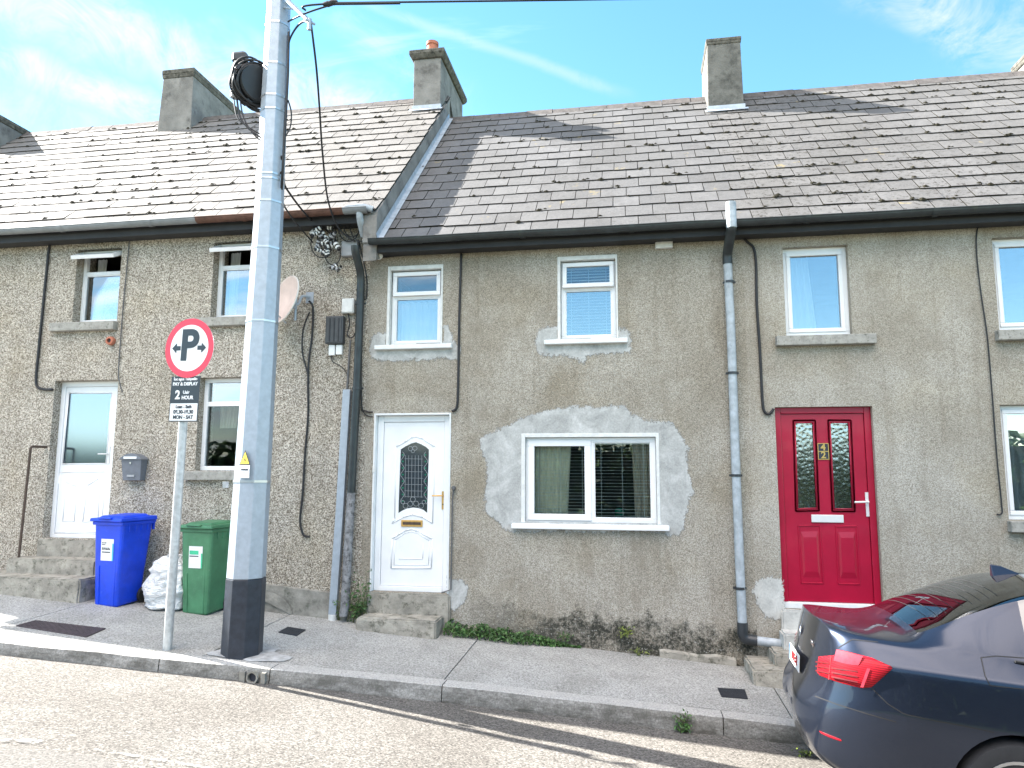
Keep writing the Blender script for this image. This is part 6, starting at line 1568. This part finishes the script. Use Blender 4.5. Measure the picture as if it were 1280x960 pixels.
bvh = BVHTree.FromPolygons([tuple(x.co) for x in ev.vertices], [tuple(p.vertices) for p in ev.polygons])
bpy.context.view_layer.update()
CM = car.matrix_world.copy(); CI = CM.inverted(); c0_ = CI @ CAM
def hit(px, py):
    d_ = (CI.to_3x3() @ ray(px, py)).normalized(); h = bvh.ray_cast(c0_, d_)
    return (h[0], h[1]) if h[0] is not None else None
def lerp_poly(pts, n_):
    pts = [Vector((*p, 0)) for p in pts]; L = [0]
    for a, b in zip(pts, pts[1:]): L.append(L[-1]+(b-a).length)
    out = []
    for k in range(n_+1):
        t = L[-1]*k/n_; i = 0
        while i < len(L)-2 and L[i+1] < t: i += 1
        out.append(pts[i]+(pts[i+1]-pts[i])*((t-L[i])/(L[i+1]-L[i]) if L[i+1] > L[i] else 0))
    return out
def decal(name, top, bot, mat, off=.006, nx=16, ny=6, parent=car, mirror=False, bulge=0.0, back=True):
    """a panel that follows the shell between two curves"""
    T, B = lerp_poly(top, nx), lerp_poly(bot, nx); V = {}; mb = MB(); ok = True
    for i in range(nx+1):
        for k in range(ny+1):
            q_ = T[i]+(B[i]-T[i])*k/ny; h = hit(q_.x, q_.y)
            if h is None: V[i, k] = None; continue
            e = bulge*sin(pi*i/nx)*sin(pi*k/ny); edge = (i in (0, nx) or k in (0, ny)) and back
            p = h[0]+h[1]*((off+e) if not edge else -.004)
            V[i, k] = p
    for i in range(nx):
        for k in range(ny):
            q_ = [V[i, k], V[i+1, k], V[i+1, k+1], V[i, k+1]]
            if all(x is not None for x in q_): mb.quad(*[tuple(x) if not mirror else (x.x, -x.y, x.z) for x in q_])
    bmm = mb.build(name, mat, None, smooth=True, auto=50)
    b2 = bmesh.new(); b2.from_mesh(bmm.data); bmesh.ops.remove_doubles(b2, verts=b2.verts, dist=.0004); bmesh.ops.recalc_face_normals(b2, faces=b2.faces); b2.to_mesh(bmm.data); b2.free()
    bmm.data.polygons.foreach_set('use_smooth', [True]*len(bmm.data.polygons))
    bmm.parent = parent; return bmm
def line(name, pts, w_, mat, parent=car, off=.0015, n_=30, mirror=False):
    P = lerp_poly(pts, n_); mb = MB(); prev = None
    for a, b in zip(P, P[1:]):
        ha, hb = hit(a.x, a.y), hit(b.x, b.y)
        if ha is None or hb is None or (ha[0]-hb[0]).length > .3: continue
        d_ = (hb[0]-ha[0]); s = d_.cross(ha[1]).normalized()*w_/2
        A, B = ha[0]+ha[1]*off, hb[0]+hb[1]*off
        Q = [A-s, B-s, B+s, A+s]
        mb.quad(*[tuple(x) if not mirror else (x.x, -x.y, x.z) for x in Q])
    if not mb.f: return None
    o = mb.build(name, mat, None); o.parent = parent; return o
z5 = lambda u, v_: (980+u/4, 720+v_/4)     # crop used to read the car off the photograph
top = [z5(*p) for p in ((168, 400), (255, 392), (270, 362), (340, 378), (440, 405), (545, 455))]
bot = [z5(*p) for p in ((160, 492), (235, 524), (300, 545), (390, 566), (440, 560), (545, 462))]
for mir in (False, True):
    tl = decal('tail_light', top, bot, W['lamp_red'], .012, 24, 8, mirror=mir, bulge=.012)
    decal('lamp_lens', [z5(*p) for p in ((275, 372), (330, 386), (400, 406))], [z5(*p) for p in ((262, 425), (320, 440), (378, 448))], W['lamp_bright'], .024, 6, 3, tl, mir, back=False)
    decal('lamp_lens', [z5(*p) for p in ((420, 460), (435, 462))], [z5(*p) for p in ((388, 555), (402, 556))], W['lamp_bright'], .026, 3, 6, tl, mir, back=False)
    line('lamp_divider', [z5(*p) for p in ((248, 402), (236, 520))], .006, W['plate_red'], tl, .02, 12, mir)
    for k in range(3):
        line('lamp_rib', [z5(172, 432+k*22), z5(240, 440+k*25)], .009, W['lamp_dark'], tl, .021, 8, mir); line('lamp_rib', [z5(252, 462+k*22), z5(375, 478+k*26)], .009, W['lamp_dark'], tl, .025, 10, mir)
    decal('bumper_reflector', [z5(*p) for p in ((168, 766), (230, 790), (300, 818))], [z5(*p) for p in ((172, 782), (225, 812), (290, 834))], W['lamp_red'], .006, 8, 2, mirror=mir)
# panel gaps
for pts in (((440, 562), (520, 640), (600, 690), (760, 725), (900, 750), (1050, 782)), ((985, 408), (992, 440), (1005, 500), (1030, 548), (1200, 566)), ((985, 408), (1060, 400), (1200, 410)), ((155, 600), (260, 640), (420, 690), (560, 730))):
    line('panel_gap', [z5(*p) for p in pts], .006, W['seam'])
line('boot_gap', [z5(*p) for p in ((270, 360), (340, 318), (470, 330))], .006, W['seam'])
# rear face: plate, emblem and model lettering
def rear_x(y, z):
    h = bvh.ray_cast(Vector((-3, y, z)), Vector((1, 0, 0))); return h[0].x if h[0] is not None else .05
def rear_mat(y, z, off=.004):   # text plane facing -x : text x -> -y... reads correctly from behind the car
    x = rear_x(y, z)-off; return Matrix.Translation((x, y, z)) @ Matrix.Rotation(-pi/2, 4, 'Z') @ Matrix.Rotation(pi/2, 4, 'X')
mb = MB(); Mr = rear_mat(0, .83, .012); mb2 = MB()
plate(mb2, -.26, .26, -.058, .058, .006, 0, Mr); plate(mb2, -.26, -.225, -.056, .056, .008, 2, Mr); mb2.add_mesh(text_mesh('10-KE 62', .085, .003), Mr @ Matrix.Translation((.02, 0, .009)), 1)
o = mb2.build('number_plate', [W['plate_white'], W['plate_red'], W['badge_blue']], None); o.parent = car
mb2 = MB(); Mr = rear_mat(0, 1.035, .004)
for r0, r1, y_, m_ in ((0, .041, .002, 0), (0, .037, .004, 1)):
    i = len(mb2.v); mb2.v += [tuple(Mr @ Vector((cos(2*pi*k/24)*r1, sin(2*pi*k/24)*r1, y_))) for k in range(24)]; mb2.face([i+k for k in range(24)], m_)
for qd in range(4):
    i = len(mb2.v); mb2.v += [tuple(Mr @ Vector((0, 0, .006)))] + [tuple(Mr @ Vector((cos(pi/2*qd+pi/2*k/6)*.023, sin(pi/2*qd+pi/2*k/6)*.023, .006))) for k in range(7)]; mb2.face([i+k for k in range(8)], 2 if qd % 2 else 3)
o = mb2.build('emblem', [W['chrome'], W['ink'], W['badge_blue'], W['plate_white']], None); o.parent = car
mb2 = MB(); mb2.add_mesh(text_mesh('520 d', .045, .002), rear_mat(-.36, 1.0, .004)); o = mb2.build('model_lettering', W['chrome'], None); o.parent = car
for sy in (.42, .50): 
    mb2 = MB(); mb2.tube([(.13, sy, .25), (.35, sy, .25)], .032, 14); o = mb2.build('exhaust_pipe', W['chrome'], None, smooth=True, auto=40); o.parent = car
# antenna fin
mb2 = MB(); i = len(mb2.v); w_ = .028; zf = bvh.ray_cast(Vector((1.42, 0, 3)), Vector((0, 0, -1)))[0].z-.012
FX = -.20
mb2.v += [(x_+FX, y_, z_) for x_, y_, z_ in ((1.545, -w_, zf-.01), (1.545, w_, zf-.01), (1.78, w_*.6, zf+.005), (1.78, -w_*.6, zf+.005), (1.535, -.006, zf+.075), (1.535, .006, zf+.075), (1.60, .006, zf+.07), (1.60, -.006, zf+.07))]
for ff in ((3, 2, 1, 0), (4, 5, 6, 7), (0, 1, 5, 4), (1, 2, 6, 5), (2, 3, 7, 6), (3, 0, 4, 7)): mb2.face([i+k for k in ff])
o = mb2.build('antenna_fin', W['paint'], None, bevel=.01); o.parent = car
# interior: parcel shelf, seat backs, so the glass has depth behind it
mb2 = MB(); mb2.box(.75, 1.25, -.62, .62, 1.0, 1.03); mb2.box(1.25, 1.36, -.6, .6, .5, 1.13); 
for sy in (-.38, .38): mb2.box(1.28, 1.36, sy-.12, sy+.12, 1.14, 1.26); mb2.box(2.35, 2.47, sy-.22, sy+.22, .5, 1.12); mb2.box(2.4, 2.48, sy-.12, sy+.12, 1.13, 1.30)
o = mb2.build('seats', W['charcoal'], None, bevel=.03); o.parent = car
# heater lines printed on the rear glass
for k in range(9):
    t = .14+.085*k; xx = .72+(1.30-.72)*t
    mb2 = MB(); prev = None; L_ = []
    for y in frange(-.52, .52, 14):
        h = bvh.ray_cast(Vector((xx, y, 3)), Vector((0, 0, -1)))
        if h[0] is not None: L_.append(h[0]+h[1]*.0015)
    for a, b in zip(L_, L_[1:]): mb2.quad(a-Vector((.0011, 0, .0011)), b-Vector((.0011, 0, .0011)), b+Vector((.0011, 0, .0011)), a+Vector((.0011, 0, .0011)))
    o = mb2.build('heater_line', W['seam'], None); o.parent = rw
# window trims and handles
for s in (-1, 1):
    mb2 = MB(); mb2.tube([(1.18, s*.806, 1.11), (1.6, s*.812, 1.097), (2.2, s*.815, 1.083), (2.9, s*.81, 1.06), (3.35, s*.80, 1.043)], .009, 6); o = mb2.build('window_trim', W['seam'], None); o.parent = car
    for x in (1.55, 2.75):
        mb2 = MB(); mb2.tube([(x, s*.915, .86), (x+.06, s*.945, .862), (x+.2, s*.945, .858), (x+.25, s*.915, .855)], .014, 8); o = mb2.build('door_handle', W['paint'], None, smooth=True, auto=50); o.parent = car
    mb2 = MB(); mb2.box(3.12, 3.28, s*1.0-.09, s*1.0+.09, .97, 1.10); o = mb2.build('wing_mirror', W['paint'], None, bevel=.04); o.parent = car
    mb2 = MB(); mb2.hexa([(4.55, s*.5-.0, .60), (4.86, s*.5-.0, .60), (4.62, s*.80, .62), (4.4, s*.80, .62), (4.6, s*.5, .72), (4.86, s*.5, .70), (4.6, s*.80, .74), (4.35, s*.8, .76)] if s > 0 else [(4.4, s*.80, .62), (4.62, s*.80, .62), (4.86, s*.5, .60), (4.55, s*.5, .60), (4.35, s*.8, .76), (4.6, s*.80, .74), (4.86, s*.5, .70), (4.6, s*.5, .72)]); o = mb2.build('headlight', W['lamp_clear'], None, bevel=.02); o.parent = car
# wheels
def wheel(x, s):
    mb2 = MB(); y = s*.80
    mb2.lathe([(.215, -.10), (.25, -.115), (.315, -.11), (.333, -.08), (WR, 0), (.333, .08), (.315, .11), (.25, .115), (.215, .10)], (x, y, .34), (0, s, 0), 44)
    w_ = mb2.build('wheel', W['rubber'], None, smooth=True, auto=40); w_.parent = car
    m2 = MB(); m2.lathe([(.205, -.09), (.222, .10), (.235, .112), (.235, .118), (.215, .108), (.20, .07), (.195, -.08)], (x, y, .34), (0, s, 0), 44, close=True)
    for k in range(10):
        a = 2*pi*k/10; d_ = Vector((cos(a), 0, sin(a))); t_ = Vector((-sin(a), 0, cos(a))); c_ = Vector((x, y+s*.085, .34))
        P = []
        for rr, ww, yy in ((.04, .026, .0), (.215, .016, .012)): 
            for sg in (-1, 1): P.append((c_+d_*rr+t_*ww*sg+Vector((0, s*yy, 0)), c_+d_*rr+t_*ww*sg+Vector((0, s*(yy-.035), 0))))
        a0, a1, b0, b1 = P
        m2.hexa([a0[1], a1[1], b1[1], b0[1], a0[0], a1[0], b1[0], b0[0]])
    m2.lathe([(.05, .05), (.05, .09), (.035, .10)], (x, y, .34), (0, s, 0), 20); rm = m2.build('rim', W['rim'], None, smooth=True, auto=35); rm.parent = w_
    m3 = MB(); m3.lathe([(.15, .0), (.15, .02)], (x, y, .34), (0, s, 0), 30); o = m3.build('brake_disc', W['cable_grey'], None); o.parent = w_
for x, s in WH: wheel(x, s)
